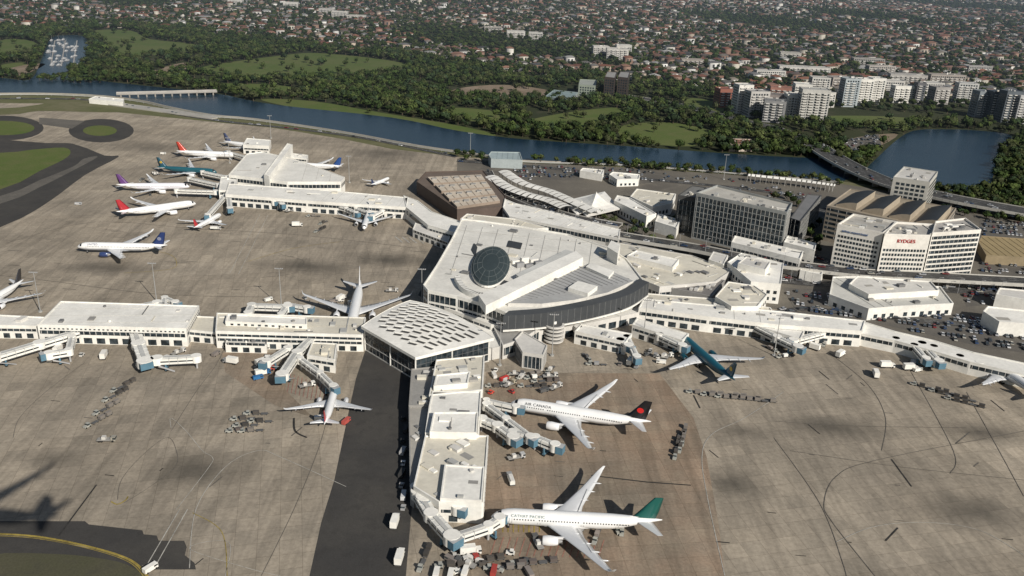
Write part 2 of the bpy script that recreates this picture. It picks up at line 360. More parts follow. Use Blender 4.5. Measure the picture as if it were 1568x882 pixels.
B('pier_west_end',[(-60,498),(-60,480),(82,487),(57,500)],10,style=PIERLOW,cl=2)
B('pier_west_link',[(285,506),(300,485),(350,487),(348,512)],9,style=PIERLOW,roof=CR)
B('pier_mid',[(330,508),(332,480),(560,487),(556,514)],13,style=PIERLOW+[('band',9.6,11.4,4,0)],cl=20,seams=12,roof=CR)
B('pier_mid_upper',[(345,493),(348,482),(470,487),(470,498)],16,cl=4,style=[('grid',13.6,15,1.5,2)])
B('pier_mid_annex',[(470,545),(478,525),(516,527),(513,552)],10,cl=6,roof=CR,style=PIERLOW)
B('pier_mid_annex',[(345,528),(350,514),(410,516),(408,530)],6,roof=W2,cl=2,style=PIERLOW)
B('pier_south_neck',[(668,552),(742,545),(739,598),(657,606)],13,style=PIER,cl=16,roof=CR)
B('pier_south_mid',[(657,622),(662,600),(737,600),(733,668),(651,664)],13,style=PIER,cl=9,roof=W1)
B('pier_south_end',[(651,668),(748,668),(741,772),(672,770),(633,746)],12,style=PIERLOW,cl=22,roof=CR)
B('pier_south_hall',[(681,712),(742,716),(738,768),(674,764)],14,style=None,cl=3)
B('pier_south_hall',[(664,632),(732,632),(730,664),(658,662)],16,cl=3)
B('pier_south_side',[(630,566),(668,562),(660,622),(626,622)],9,wall=GY,roof=GY,cl=8,style=PIERLOW)
B('pier_south_side',[(626,622),(656,622),(648,690),(634,760),(628,755)],8,wall=GY,roof=(.4,.38,.34),cl=5,style=PIERLOW)
B('pier_south_block',[(668,575),(720,570),(716,588),(664,592)],16,cl=1)
B('hall_base',[(560,500),(640,470),(760,490),(800,500),(775,530),(700,545),(650,545)],9,wall=W2,roof=W1,cl=4)
B('hall_link',[(655,462),(668,436),(748,452),(772,478),(820,480),(800,505),(752,498)],13,roof=W1,wall=W1,style=[('band',8,11,4,0)],cl=14)
B('hall_link_lower',[(755,500),(815,485),(845,492),(800,520),(770,530)],11,wall=W2,roof=GY,style=[('band',3,9,3,0)],cl=3)
mainroof=[(648,438),(668,408),(690,370),(707,336),(742,340),(800,348),(870,360),(935,382),(960,398),(986,432),(962,448),(930,458),(880,469),(830,476),(774,480),(745,468),(700,455),(655,446)]
HS=.85
B('main_hall',mainroof,20,style=[('band',13.5,18.6,3,0),('band',7,12,3,0)],par=1,cl=40,roof=(.76,.74,.68),wall=W1)
def mainx():
    mb=MB(); zr=20.0; G=GT
    arc=smooth([(988,432),(962,449),(925,461),(880,471),(830,479),(774,483)],5)
    P0=[G(x,y,zr) for x,y in arc]
    out=[]; c=Vector(G(880,400,zr))
    for p in P0:
        d=(Vector(p)-c).normalized(); out.append(Vector(p)+d*2.5)
    for i in range(len(out)-1):
        a,b=out[i],out[i+1]; pa,pb=Vector(P0[i]),Vector(P0[i+1]); ia=pa+(c-pa).normalized()*4; ib=pb+(c-pb).normalized()*4
        mb.quad((b.x,b.y,11.5),(a.x,a.y,11.5),(a.x,a.y,20.8),(b.x,b.y,20.8),(.055,.06,.065),0)
        mb.quad((b.x,b.y,20.8),(a.x,a.y,20.8),(ia.x,ia.y,21.4),(ib.x,ib.y,21.4),(.07,.075,.08))
        mb.obox(a,(a.x+.01,a.y+.3),.3,11.5,20.7,(.2,.2,.2))
        mb.obox(a,b,1.0,10.4,11.4,W1)
    def pr(px,h,side,top,z0=20.02): mb.prism([G(x,y,h) for x,y in px],z0,h,side,top)
    pr([(733,452),(744,468),(893,394),(882,384)],26,W1,W1)
    pr([(790,420),(800,428),(880,386),(866,382)],24.,W1,(.6,.6,.57))
    q=[G(x,y,22.2) for x,y in [(778,464),(905,402),(970,430),(930,448),(880,459),(830,465)]]
    mb.prism(q,20.02,22.2,W2,(.42,.42,.41))
    A=Vector(G(778,464,22.2));Bp=Vector(G(905,402,22.2));C=Vector(G(970,430,22.2))
    for k in range(1,22):
        t=k/22; s=A.lerp(Bp,t); e=(A.lerp(C,t*.95+.05)); mb.obox(s,e,.35,22.22,22.45,(.28,.28,.28))
    for px,h in (([(897,408),(905,402),(940,415),(932,424)],24),([(870,440),(885,430),(915,438),(900,449)],25),([(930,378),(936,368),(950,374),(946,388)],29)):
        pr(px,h,W1,W1)
    ring=[(700,426),(708,440),(722,449),(738,453),(756,452)]
    rp=[G(x,y,22) for x,y in smooth(ring,4)]
    for a,b in zip(rp[:-1],rp[1:]): mb.obox(a,b,3,20.02,23.5,W1,0,None,.3)
    n=36;rings=[]
    for k,(rr,zz) in enumerate(((1,0),(1,1.8),(.9,2.9),(.7,3.9),(.45,4.5),(.2,4.8))):
        rings.append([( *G(751+29*rr*math.cos(6.2832*i/n)-4*rr*math.sin(6.2832*i/n),411+30*rr*math.sin(6.2832*i/n),20.5),20.5+zz) for i in range(n)])
    for k in range(5):
        vs=rings[k]+rings[k+1]
        mb.add(vs,[(i,(i+1)%n,n+(i+1)%n,n+i) for i in range(n)],(.045,.062,.066) if k else W1,0,k>0)
    mb.add(rings[-1],[tuple(range(n))],(.045,.062,.066))
    for kk in range(1,5):
        for i in range(n):
            a=rings[kk][i];b=rings[kk][(i+1)%n]; mb.obox(a,b,.3,a[2]-.2,a[2]+.14,(.12,.14,.14))
    for i in range(0,n,3):
        for kk in range(1,4):
            a=rings[kk][i];b=rings[kk+1][i]; mb.obox(a,b,.3,(a[2]-.2,b[2]-.2),(a[2]+.16,b[2]+.16),(.13,.15,.15))
    for px,h in (([(776,377),(779,368),(800,372),(797,381)],20.6),([(765,434),(770,428),(779,431),(775,438)],20.7),([(722,382),(726,372),(731,378),(728,392)],20.7)):
        mb.prism([G(x,y,h) for x,y in px],20.02,h,DK,(.05,.055,.06))
    for i in range(6):
        x,y=G(789+i*7,401+(i%2)*6,21); mb.cbox(x,y,.5,5,2.6,20.02,22.5+i%3,(.3,.3,.3) if i%2 else W1)
    for i in range(9):
        a=G(715+i*24,345+i*3,20.05);b=G(690+i*26,420+i*1.5,20.05)
        mb.obox(a,b,.35,20.01,20.18,(.45,.44,.41))
    for i in range(4):
        a=G(700-i*8,352+i*20,20.05);b=G(900-i*40,372+i*14,20.05)
        mb.obox(a,b,.3,20.01,20.16,(.45,.44,.41))
    mb.build('main_hall_roof_features',parent=T,hs=True)
mainx()
HS=.7
def hall():
    mb=MB(); L=(553,500);Tt=(628,460);R=(756,518);Bt=(636,548); G=GT; SLOT=(.07,.07,.068)
    def S(u,v,zz=0):
        a=(L[0]+(Bt[0]-L[0])*v,L[1]+(Bt[1]-L[1])*v); b=(Tt[0]+(R[0]-Tt[0])*v,Tt[1]+(R[1]-Tt[1])*v)
        bow=-9*4*v*(1-v)*u; bow2=-4*4*u*(1-u)*(1-v)
        x=a[0]+(b[0]-a[0])*u; y=a[1]+(b[1]-a[1])*u+bow+bow2
        z=19+ 3*math.sin(math.pi*u)*math.sin(math.pi*v)
        g_=G(x,y,19); return (g_[0],g_[1],z+zz)
    n=14
    vs=[S(i/n,j/n) for j in range(n+1) for i in range(n+1)]
    mb.add(vs,[(j*(n+1)+i,(j+1)*(n+1)+i,(j+1)*(n+1)+i+1,j*(n+1)+i+1) for j in range(n) for i in range(n)],W1,0,True)
    per=[S(i/n,0) for i in range(n+1)]+[S(1,j/n) for j in range(1,n+1)]+[S(i/n,1) for i in range(n-1,-1,-1)]+[S(0,j/n) for j in range(n-1,0,-1)]
    c=Vector((sum(p[0] for p in per)/len(per),sum(p[1] for p in per)/len(per)))
    m=len(per)
    for i in range(m):
        a=Vector(per[i]);b=Vector(per[(i+1)%m])
        mb.quad((a.x,a.y,a.z+.3),(b.x,b.y,b.z+.3),(b.x,b.y,17.2),(a.x,a.y,17.2),W1)
        a2=Vector((c.x+(a.x-c.x)*.94,c.y+(a.y-c.y)*.94));b2=Vector((c.x+(b.x-c.x)*.94,c.y+(b.y-c.y)*.94))
        mb.quad((a.x,a.y,17.2),(b.x,b.y,17.2),(b2.x,b2.y,17.1),(a2.x,a2.y,17.1),W2)
        mb.quad((a2.x,a2.y,17.1),(b2.x,b2.y,17.1),(b2.x,b2.y,1),(a2.x,a2.y,1),DK,1)
        if i%7==0: mb.cbox(a2.x,a2.y,0,.6,.6,0,17.1,W1)
        else: mb.cbox(a2.x,a2.y,0,.16,.16,0,17.1,(.15,.15,.15))
        mb.obox(a2,b2,.3,5.8,6.4,W2); mb.obox(a2,b2,.25,11.6,11.8,(.15,.15,.15)); mb.obox(a2,b2,.3,0,1.1,W2)
    nr=9
    for r in range(nr):
        u=.12+.72*r/(nr-1)
        for k in range(7):
            v0=.07+k*.125+(r%2)*.03; v1=v0+.09
            if v1>.96 or abs(u-.5)+abs(v0-.45)>.74: continue
            du=.034
            q=[S(u,v0,.18),S(u+du*1.2,v1,.18),S(u+du*2.3,v1,.18),S(u+du,v0,.18)]
            mb.add(q,[(0,1,2,3)],SLOT)
            q2=[S(u+du,v0,.2),S(u+du*2.3,v1,.2),S(u+du*2.5,v1,.8),S(u+du*1.2,v0,.8)]
            mb.add(q2,[(0,1,2,3)],W1)
    mb.build('louvred_hall',parent=T,hs=True)
hall()
B('pier_north',[(345,298),(350,282),(480,290),(625,303),(622,318),(470,308)],13,style=PIER,seams=10,cl=12)
B('pier_north_roof_hall',[(350,268),(378,236),(402,233),(448,243),(528,272),(522,279),(440,279)],16,wall=W1,cl=5,style=[('band',9,13,3,0)],roof=(.8,.78,.72),seams=11)
B('pier_north_wing',[(404,268),(412,270),(448,222),(440,220)],22,cl=0)
B('pier_north_tip',[(335,292),(338,272),(365,270),(360,292)],12,style=PIER,cl=3)
B('pier_north_arm',[(372,222),(378,212),(415,215),(412,224)],12,style=PIERLOW,cl=3)
B('pier_north_arm',[(432,240),(436,234),(472,238),(470,244)],9,style=PIERLOW,cl=1)
B('pier_north_bend',[(622,318),(618,300),(640,308),(662,325),(706,340),(700,358),(655,345)],13,style=[('band',6,10,3,0)],seams=9,cl=3)
B('pier_north_bend_low',[(632,352),(636,342),(690,360),(686,372)],8,style=PIERLOW,cl=3,roof=W2)
B('checkin_hall',[(638,279),(652,264),(740,262),(775,302),(770,318),(700,322)],14,wall=(.12,.09,.075),roof=(.16,.125,.1),cl=0,par=1)
def checkroof():
    mb=MB(); G=GT
    for i in range(4):
        t0=i/4+.02;t1=(i+1)/4-.03
        def P(t,s,h):
            a=(652+(700-652)*t,270+(318-270)*t);b=(738+(768-738)*t,266+(308-266)*t)
            return G(a[0]+(b[0]-a[0])*s,a[1]+(b[1]-a[1])*s,h)
        mb.prism([P(t0,.02,17),P(t0,.98,17),P(t1,.98,17),P(t1,.02,17)],14.02,17,(.3,.24,.19),(.6,.52,.42))
        for k in range(1,7):
            a=P(t0,k/7,17);b=P(t1,k/7,17); mb.obox(a,b,.5,17.01,17.3,(.35,.29,.23))
        for k in range(5):
            a=P(t0+.08,(k+.5)/5,17); mb.cbox(a[0],a[1],.2,4,3,17.01,18.4,GY)
    mb.build('checkin_hall_roof',parent=T,hs=True)
checkroof()
B('checkin_wing',[(770,318),(773,305),(790,312),(950,352),(948,366),(780,332)],15,roof=W1,cl=12,style=[('band',9,13,3,0)],seams=8)
B('checkin_wing_upper',[(705,336),(715,328),(790,336),(840,350),(800,352),(742,344)],17,roof=CR,cl=10)
B('arrivals_plaza_roof',[(930,382),(945,372),(1060,392),(1120,415),(1095,432),(1010,440),(985,430)],13,roof=CR,wall=W2,cl=30,style=[('band',5,8,3,0)],seams=12)
B('arrivals_plaza_upper',[(960,392),(975,384),(1040,398),(1030,410)],17,roof=W1,wall=W1,cl=3)
B('plant_block',[(1012,438),(1040,415),(1110,430),(1090,455)],11,wall=GY,roof=(.2,.19,.18),cl=26)
B('east_block',[(1095,455),(1115,432),(1155,438),(1175,452),(1160,470),(1120,470)],16,cl=12,roof=CR,style=[('grid',3,6,2,2),('grid',9,12,2,2)])
B('east_block_low',[(1114,402),(1135,388),(1200,404),(1196,436),(1150,432)],18,cl=12,roof=W1,style=[('grid',3,6,2,2),('grid',9,12,2,2)])
B('east_block_upper',[(1130,404),(1142,394),(1180,402),(1172,414)],23,cl=3,roof=W2)
B('east_stair_tower',[(1085,398),(1092,386),(1115,392),(1108,406)],16,cl=2,roof=W2)
B('east_deck',[(985,462),(990,450),(1095,458),(1180,472),(1190,490),(1080,482)],11,cl=26,roof=CR,style=PIERLOW)
B('pier_east',[(978,472),(985,458),(1200,478),(1325,492),(1320,508),(1190,498),(1085,486)],13,style=PIER,seams=14,cl=16)
B('pier_east_walkway',[(1312,510),(1318,492),(1370,508),(1430,522),(1490,540),(1700,585),(1700,605),(1485,555),(1425,537),(1370,522)],10,style=[('band',5.6,8.4,3,0)],z0=0,cl=0)
B('pier_east_arm',[(1132,492),(1140,483),(1232,508),(1226,520)],10,cl=2,style=PIERLOW)
B('pier_east_arm',[(880,508),(890,497),(968,512),(958,525)],10,cl=2,style=PIERLOW)
B('pier_east_arm',[(968,498),(975,488),(1055,512),(1045,522)],10,cl=2,style=PIERLOW)
B('glazed_stair',[(788,520),(800,508),(838,530),(832,545),(800,540)],12,roof=W2,wall=W2,style=[('band',1,10,2,0)])
B('baggage_hall',[(775,500),(870,484),(975,465),(985,478),(890,498),(800,512)],9,roof=W1,wall=W2,style=[('grid',.5,6,5,2)],cl=6,seams=9)
def spiral():
    mb=MB(); x,y=GT(848,512,6)
    for k in range(5): mb.cyl(x,y,5.4-.2*(k%2),1.5+k*3,2.6+k*3,W2,0,20)
    mb.cyl(x,y,4.2,0,15,(.1,.1,.1),0,16); mb.cyl(x,y,1.2,15,17,W1)
    mb.build('spiral_stair_tower',parent=T,hs=True)
spiral()
# ---------------------------------------------------------------- jet bridges
def jetbridge(path,w=3.6,zt=6.6,h=2.8,col=W1,cab=(.1,.2,.27)):
    mb=MB(); P=[Vector(G(x,y,zt)) for x,y in path]
    for i,(a,b) in enumerate(zip(P[:-1],P[1:])):
        dz=i*.003
        mb.obox(a,b,w,zt-h,zt+dz,col,0,(.76,.75,.7)); mb.obox(a,b,w+.12,zt-h*.62,zt-h*.38,DK,1)
        mb.obox(a,b,w*.35,zt+dz,zt+.35,(.5,.5,.48)); mb.obox(a,b,w*.8,zt-h-.5,zt-h-.002,(.2,.2,.2))
        L=(b-a).length; k=int(L//4)
        d=(b-a).normalized()
        for j in range(1,k):
            p=a+d*(j*4); mb.obox(p-d*.15,p+d*.15,w+.25,zt-h,zt+.15,(.55,.55,.53))
    for p in P[:-1]: mb.cyl(p.x,p.y,w*.62,zt-h-.1,zt+.4,col,0,12); mb.cyl(p.x,p.y,.5,0,zt-h,(.4,.4,.4))
    e=P[-1]; d=(P[-1]-P[-2]).normalized(); a_=math.atan2(d.y,d.x)
    mb.cyl(e.x,e.y,w*.7,zt-h-.2,zt+.5,col,0,12); q=e+d*2.6; mb.cbox(q.x,q.y,a_+.2,3.0,w+.4,zt-h-.2,zt+.3,cab,0,(.45,.46,.46))
    s=e-d*4; n=Vector((-d.y,d.x))
    for sd in (-1,1):
        mb.cbox(s.x+n.x*sd*1.9,s.y+n.y*sd*1.9,a_,.7,.5,1.,zt-h,cab); mb.wheel(s.x+n.x*sd*1.9,s.y+n.y*sd*1.9,.7,.7,.6,a_)
    mb.cbox(s.x,s.y,a_,1,4.6,.9,1.5,cab)
    st=e+n*2.8-d*1; mb.obox(st,st-d*7,1.1,(zt-h-.3,.2),(zt-h,.5),(.45,.45,.45))
    mb.build('jet_bridge')
JB=[([(130,503),(60,524),(-10,545)],6),([(110,515),(105,535),(75,540)],4),([(205,500),(212,525),(222,552)],7),([(300,545),(240,548)],5),([(482,512),(455,538),(432,572)],5.5),([(440,532),(408,552)],4),([(460,548),(490,570),(510,590)],3.6),
([(430,480),(440,465),(470,470)],4),([(380,478),(385,466),(440,468)],5),([(200,470),(240,462),(270,472)],5),([(545,505),(538,492)],4),([(250,468),(252,455),(268,462)],4),
([(738,640),(762,650),(786,668)],5),([(745,618),(775,640),(812,668)],4),([(785,660),(820,668),(850,680)],4),([(745,612),(790,622)],3.4),
([(640,752),(660,785),(692,820)],5.5),([(640,745),(650,760)],6),([(692,822),(748,803),(765,792)],3.8),([(668,762),(700,775)],4),
([(960,515),(975,545)],4),([(1010,512),(1045,528)],4.5),([(885,500),(950,520),(962,528)],4.5),([(1150,495),(1190,515),(1222,530)],5),([(1260,508),(1215,520)],4.5),([(1372,518),(1400,528),(1418,548)],4),([(1430,530),(1470,545),(1500,555)],4),([(1412,525),(1438,552)],4.5),
([(545,318),(565,325)],3.6),([(500,310),(530,318),(545,325)],3.6),([(380,302),(420,308)],4.5),([(350,298),(352,318)],4.5),([(600,312),(585,322),(570,330)],3.6),([(420,300),(432,312)],4),([(290,272),(335,282)],4.5),([(270,290),(330,292)],4),([(310,262),(348,270)],4),([(345,298),(318,328)],3.8),([(378,240),(350,232)],3.6),([(440,262),(470,258)],3.6)]
for p,w in JB: jetbridge(p,w*.8)
# ---------------------------------------------------------------- airliners
def loft(mb,secs,col,mat=3,sm=True,cap=True):
    n=len(secs[0]); vs=[p for s in secs for p in s]
    mb.add(vs,[(k*n+i,k*n+(i+1)%n,(k+1)*n+(i+1)%n,(k+1)*n+i) for k in range(len(secs)-1) for i in range(n)],col,mat,sm)
    if cap: mb.add(secs[-1],[tuple(range(n))],col if not isinstance(col,list) else col[-1],mat)
def foil(x,y,z,c,t=.11):
    return [(x,y,z),(x-.1*c,y,z+t*.32*c),(x-.35*c,y,z+t*.5*c),(x-.7*c,y,z+t*.3*c),(x-c,y,z),(x-.7*c,y,z-t*.15*c),(x-.35*c,y,z-t*.4*c),(x-.1*c,y,z-t*.3*c)]
def airliner(nose,tail,body=(.82,.82,.81),fin=(.8,.8,.8),rear=None,eng=(.78,.78,.78),wing=(.62,.63,.64),text=None,tcol=(.05,.05,.06),span=1.,world=None,winglet=True,ring=None,belly=None,zax=5.3,belt=None):
    if world: n_,hd,k,z0=world
    else:
        a=Vector(G(nose[0],nose[1],5.));b=Vector(G(tail[0],tail[1],7.)); k=(a-b).length/63.; n_=a; hd=(a-b).normalized(); z0=zax*k
    mb=MB(); ns=20; secs=[]
    st=[(0,-.75,.08),(-.35,-.72,.55),(-1.2,-.5,1.2),(-2.4,-.25,1.8),(-3.8,-.08,2.28),(-6,0,2.7),(-9,0,2.9),(-20,0,2.9),(-30,0,2.9),(-40,0,2.9),(-45,.15,2.72),(-49,.45,2.3),(-53,.95,1.72),(-57,1.4,1.1),(-61,1.75,.5),(-63,1.9,.15)]
    for x,zc,r in st: secs.append([(x,r*math.cos(6.2832*i/ns),zc+r*1.02*math.sin(6.2832*i/ns)) for i in range(ns)])
    cols=[]
    for s in range(len(st)-1):
        for i in range(ns):
            a_=(i+.5)/ns*360
            c=body
            if belly and 195<a_<345: c=belly
            if rear and s>=10: c=rear
            if belt and (185<a_<205 or 335<a_<355): c=belt
            if s==3 and 20<a_<160: c=(.01,.012,.015)
            cols.append(c)
    loft(mb,secs,cols)
    bl=belly or tuple(c*.8 for c in body)
    fair=[[(x,2.5*w*math.cos(6.2832*i/12),-1.75+1.5*w*math.sin(6.2832*i/12)) for i in range(12)] for x,w in ((-17,.3),(-20,.9),(-25,1.1),(-33,1.1),(-37,.8),(-40,.3))]
    loft(mb,fair,bl)
    for sd in (1,-1):
        w=[foil(-20.5,2*sd,-1.7,12.5),foil(-26.3,9.5*sd,-.9,8.),foil(-34,20*sd*span,.3,4.8),foil(-40,29*sd*span,1.6,2.5,.09)]
        if winglet: w+= [foil(-41.2,30.3*sd*span,2.1,1.9,.08),foil(-43,31*sd*span,3.6,.9,.08)]
        if sd<0: w=[s[::-1] for s in w]
        loft(mb,w,wing)
        for yy in (7,13,18,23):
            xx=-31-(yy-7)*.55; zz=-1.7+yy*.1
            loft(mb,[[(xx+dx,yy*sd+.3*r*math.cos(a),zz+.4*r*math.sin(a)) for a in (0,1.57,3.14,4.71)] for dx,r in ((1.8,.1),(.8,1),(-1.2,.9),(-2.4,.1))],wing)
        mb.quad((-31.6,4*sd,-1.0),(-36.2,19*sd,.55),(-36.4,19*sd,.55),(-31.9,4*sd,-1.0),(.25,.25,.25),3)
        ey=9.7*sd
        prof=[(-19.2,1.55),(-19.6,1.78),(-21.5,1.9),(-23.6,1.72),(-24.8,1.4),(-24.9,.95),(-26.4,.35)]
        loft(mb,[[(x,ey+r*math.cos(6.2832*i/16),-2.6+r*math.sin(6.2832*i/16)) for i in range(16)] for x,r in prof],[eng]*64+[(.3,.3,.3)]*32)
        mb.add([(-19.9,ey+1.5*math.cos(6.2832*i/16),-2.6+1.5*math.sin(6.2832*i/16)) for i in range(16)],[tuple(range(16))],(.03,.03,.03),3)
        loft(mb,[[(-19.2,ey+1.55*math.cos(6.2832*i/16),-2.6+1.55*math.sin(6.2832*i/16)) for i in range(16)],[(-19.95,ey+1.45*math.cos(6.2832*i/16),-2.6+1.45*math.sin(6.2832*i/16)) for i in range(16)]],(.5,.5,.5),3,True,False)
        mb.add([(-20.5,ey-.25,-.9),(-20.5,ey+.25,-.9),(-30,ey+.25,-.6),(-30,ey-.25,-.6),(-21.5,ey-.25,-1.5),(-21.5,ey+.25,-1.5),(-28,ey+.2,-1.7),(-28,ey-.2,-1.7)],[(0,1,2,3),(0,4,5,1),(1,5,6,2),(2,6,7,3),(3,7,4,0)],eng,3)
        h=[foil(-53.3,.9*sd,1.2,6.2,.09),foil(-60.,9.8*sd,2.2,2.2,.08)]
        if sd<0: h=[s[::-1] for s in h]
        loft(mb,h,wing)
        for j in range(42):
            x=-8.5-j*1.02
            if abs(x+17)<.6 or abs(x+33)<.6: continue
            y=2.885*sd
            q=[(x,y,.45),(x-.42,y,.45),(x-.42,y*.975,.95),(x,y*.975,.95)]
            mb.add(q if sd<0 else q[::-1],[(0,1,2,3)],(.03,.035,.04),3)
        for x in (-6.8,-17.2,-33.2,-46):
            r=2.93 if x>-41 else 2.6
            for dx in (0,.95):
                mb.add([(x-dx,r*sd,-.9),(x-dx-.09,r*sd,-.9),(x-dx-.09,r*sd*.93,1.1),(x-dx,r*sd*.93,1.1)],[(0,1,2,3)],(.25,.25,.25),3)
        zg=-zax
        for gx_ in (-29.8,-31.8):
            for dy in (-.6,.6): mb.wheel(gx_,5*sd+dy,zg+.65,.65,.45,0)
        mb.cbox(-30.8,5*sd,0,.5,.5,zg+.6,-1.2,(.3,.3,.3))
    for dy in (-.35,.35): mb.wheel(-6.5,dy,-zax+.5,.5,.3,0)
    mb.cbox(-6.5,0,0,.3,.3,-zax+.5,-2,(.4,.4,.4))
    def fs(x,z,c,t): return [(x,0,z),(x-.3*c,t*c,z),(x-.7*c,t*.7*c,z),(x-c,0,z),(x-.7*c,-t*.7*c,z),(x-.3*c,-t*c,z)]
    loft(mb,[fs(-46.5,2.2,3,.02),fs(-51,2.9,9,.045)],rear or fin)
    loft(mb,[fs(-51,1.6,9.3,.045),fs(-54.5,5.6,7,.045),fs(-59.3,11.4,3.3,.04)],fin)
    if ring:
        for sd in (1,-1):
            mb.add([(-58+1.5*math.cos(6.2832*i/12),.42*sd,6.6+1.3*math.sin(6.2832*i/12)) for i in range(12)],[tuple(range(12))],ring,3)
    o=mb.build('airliner')
    h2=Vector((hd[0],hd[1],0)) if len(hd)==2 else Vector(hd); h2.normalize()
    lf=Vector((-h2.y,h2.x,0)).normalized(); up=h2.cross(lf)
    o.matrix_world=Matrix(((h2.x*k,lf.x*k,up.x*k,n_[0]),(h2.y*k,lf.y*k,up.y*k,n_[1]),(h2.z*k,lf.z*k,up.z*k,z0),(0,0,0,1)))
    if text:
        cu=bpy.data.curves.new('title',"FONT"); cu.body=text[0]; cu.size=text[1]; cu.space_character=1.12; cu.offset=.0
        t=bpy.data.objects.new('title',cu); link(t); dg=bpy.context.evaluated_depsgraph_get(); me=bpy.data.meshes.new_from_object(t.evaluated_get(dg)); bpy.data.objects.remove(t)
        m,nt,b=newmat('title_paint'); b.inputs['Base Color'].default_value=(*tcol,1); b.inputs['Roughness'].default_value=.4; me.materials.clear(); me.materials.append(m)
        t=link(bpy.data.objects.new('airline_title',me)); t.parent=o
        ph=math.radians(28); sd=1
        nr=Vector((0,math.cos(ph)*sd,math.sin(ph))); u=Vector((0,-math.sin(ph)*sd,math.cos(ph))); xx=u.cross(nr); org=Vector((text[2],0,.12))+nr*2.99
        t.matrix_local=Matrix(((xx.x,u.x,nr.x,org.x),(xx.y,u.y,nr.y,org.y),(xx.z,u.z,nr.z,org.z),(0,0,0,1)))
    return o
WHT=(.82,.82,.81)
airliner((752,789),(1014,796),fin=(.01,.1,.085),rear=WHT,text=('CATHAY PACIFIC',1.45,-7.5),tcol=(.16,.24,.22))
airliner((781,617),(997,646),fin=(.012,.012,.014),rear=WHT,text=('AIR CANADA',1.8,-7.5),tcol=(.1,.1,.1),ring=(.6,.02,.02),belly=(.55,.56,.57))
airliner((1044,514),(1126,580),body=(.012,.1,.14),fin=(.01,.07,.12),belly=(.01,.06,.09),eng=(.01,.07,.1),ring=(.6,.4,.05))
airliner((1496,540),(1610,606),fin=(.5,.02,.02))
airliner((515,582),(496,642),fin=(.45,.03,.04),rear=WHT,eng=(.6,.6,.6))
airliner((537,503),(552,430),fin=(.7,.7,.7))
airliner((118,376),(256,374),fin=(.02,.04,.14),rear=WHT,belly=(.4,.42,.46),text=('UNITED',1.9,-8),tcol=(.02,.04,.14),ring=(.2,.22,.3),eng=(.03,.05,.14))
airliner((-50,478),(35,424),fin=(.03,.03,.035))
airliner((557,347),(566,315),fin=(.7,.7,.7))
airliner((300,310),(178,323),fin=(.4,.03,.04),rear=WHT)
airliner((290,284),(178,281),fin=(.12,.05,.18),rear=WHT,body=(.75,.74,.78))
airliner((332,262),(240,253),body=(.02,.1,.13),fin=(.02,.08,.12),belly=(.02,.06,.09),ring=(.5,.35,.05))
airliner((364,237),(270,230),fin=(.5,.06,.04),rear=WHT)
airliner((412,226),(342,214),fin=(.05,.07,.15),rear=WHT)
airliner((440,250),(524,252),fin=(.03,.08,.25),rear=WHT)
airliner((338,324),(296,343),fin=(.45,.03,.04),rear=WHT)
airliner((596,268),(568,276),fin=(.03,.05,.12))
# ---------------------------------------------------------------- vehicles
CARC=[(.62,.62,.62),(.66,.66,.67),(.4,.4,.42),(.12,.12,.13),(.03,.03,.035),(.05,.05,.055),(.2,.21,.22),(.2,.03,.03),(.04,.07,.15),(.4,.38,.33)]
def car(mb,x,y,a,col,s=1.,wh=True):
    c,sn=math.cos(a),math.sin(a)
    def Tt(p): return (x+(p[0]*c-p[1]*sn)*s,y+(p[0]*sn+p[1]*c)*s,p[2]*s+.24)
    b=[(-2.2,-.88,.3),(2.2,-.88,.3),(2.2,.88,.3),(-2.2,.88,.3),(-2.25,-.9,.85),(2.1,-.88,.75),(2.1,.88,.75),(-2.25,.9,.85)]
    mb.add([Tt(p) for p in b],[(0,1,5,4),(1,2,6,5),(2,3,7,6),(3,0,4,7),(4,5,6,7)],col,3)
    r=[(-1.9,-.82,.86),(1.0,-.82,.8),(1.0,.82,.8),(-1.9,.82,.86),(-1.4,-.66,1.42),(.35,-.66,1.42),(.35,.66,1.42),(-1.4,.66,1.42)]
    mb.add([Tt(p) for p in r],[(0,1,5,4),(1,2,6,5),(2,3,7,6),(3,0,4,7)],(.03,.03,.035),1); mb.add([Tt(p) for p in r[4:]],[(0,1,2,3)],col,3)
    if wh:
        for wx in (-1.35,1.35):
            for wy in (-.8,.8): mb.wheel(*Tt((wx,wy,.32)),.32*s,.2,a)
def truck(mb,x,y,a,kind,col):
    c,s=math.cos(a),math.sin(a); T_=lambda p:(x+p[0]*c-p[1]*s,y+p[0]*s+p[1]*c)
    q=T_((2.9,0)); mb.cbox(*q,a,1.8,2.1,.7,2.5,col); q=T_((3.3,0)); mb.cbox(*q,a,1.1,2.14,1.5,2.3,DK,1); mb.cbox(x,y,a,7.4,1.9,.75,1.0,(.1,.1,.1))
    q=T_((-.9,0))
    if kind=='box': mb.cbox(*q,a,5.4,2.4,1.1,3.7,W1)
    elif kind=='flat': mb.cbox(*q,a,5.4,2.4,1.1,1.35,GY); mb.cbox(*T_((-.9,0)),a,1.6,1.6,1.36,2.6,W2)
    else: mb.cbox(*q,a,5.2,2.0,1.1,2.5,(.75,.75,.7)); mb.cbox(*q,a,4.8,1.4,2.5,2.9,W2)
    for wx in (-2.6,-1.6,2.7):
        for wy in (-.95,.95): mb.wheel(*T_((wx,wy)),.75,.5,.35,a)
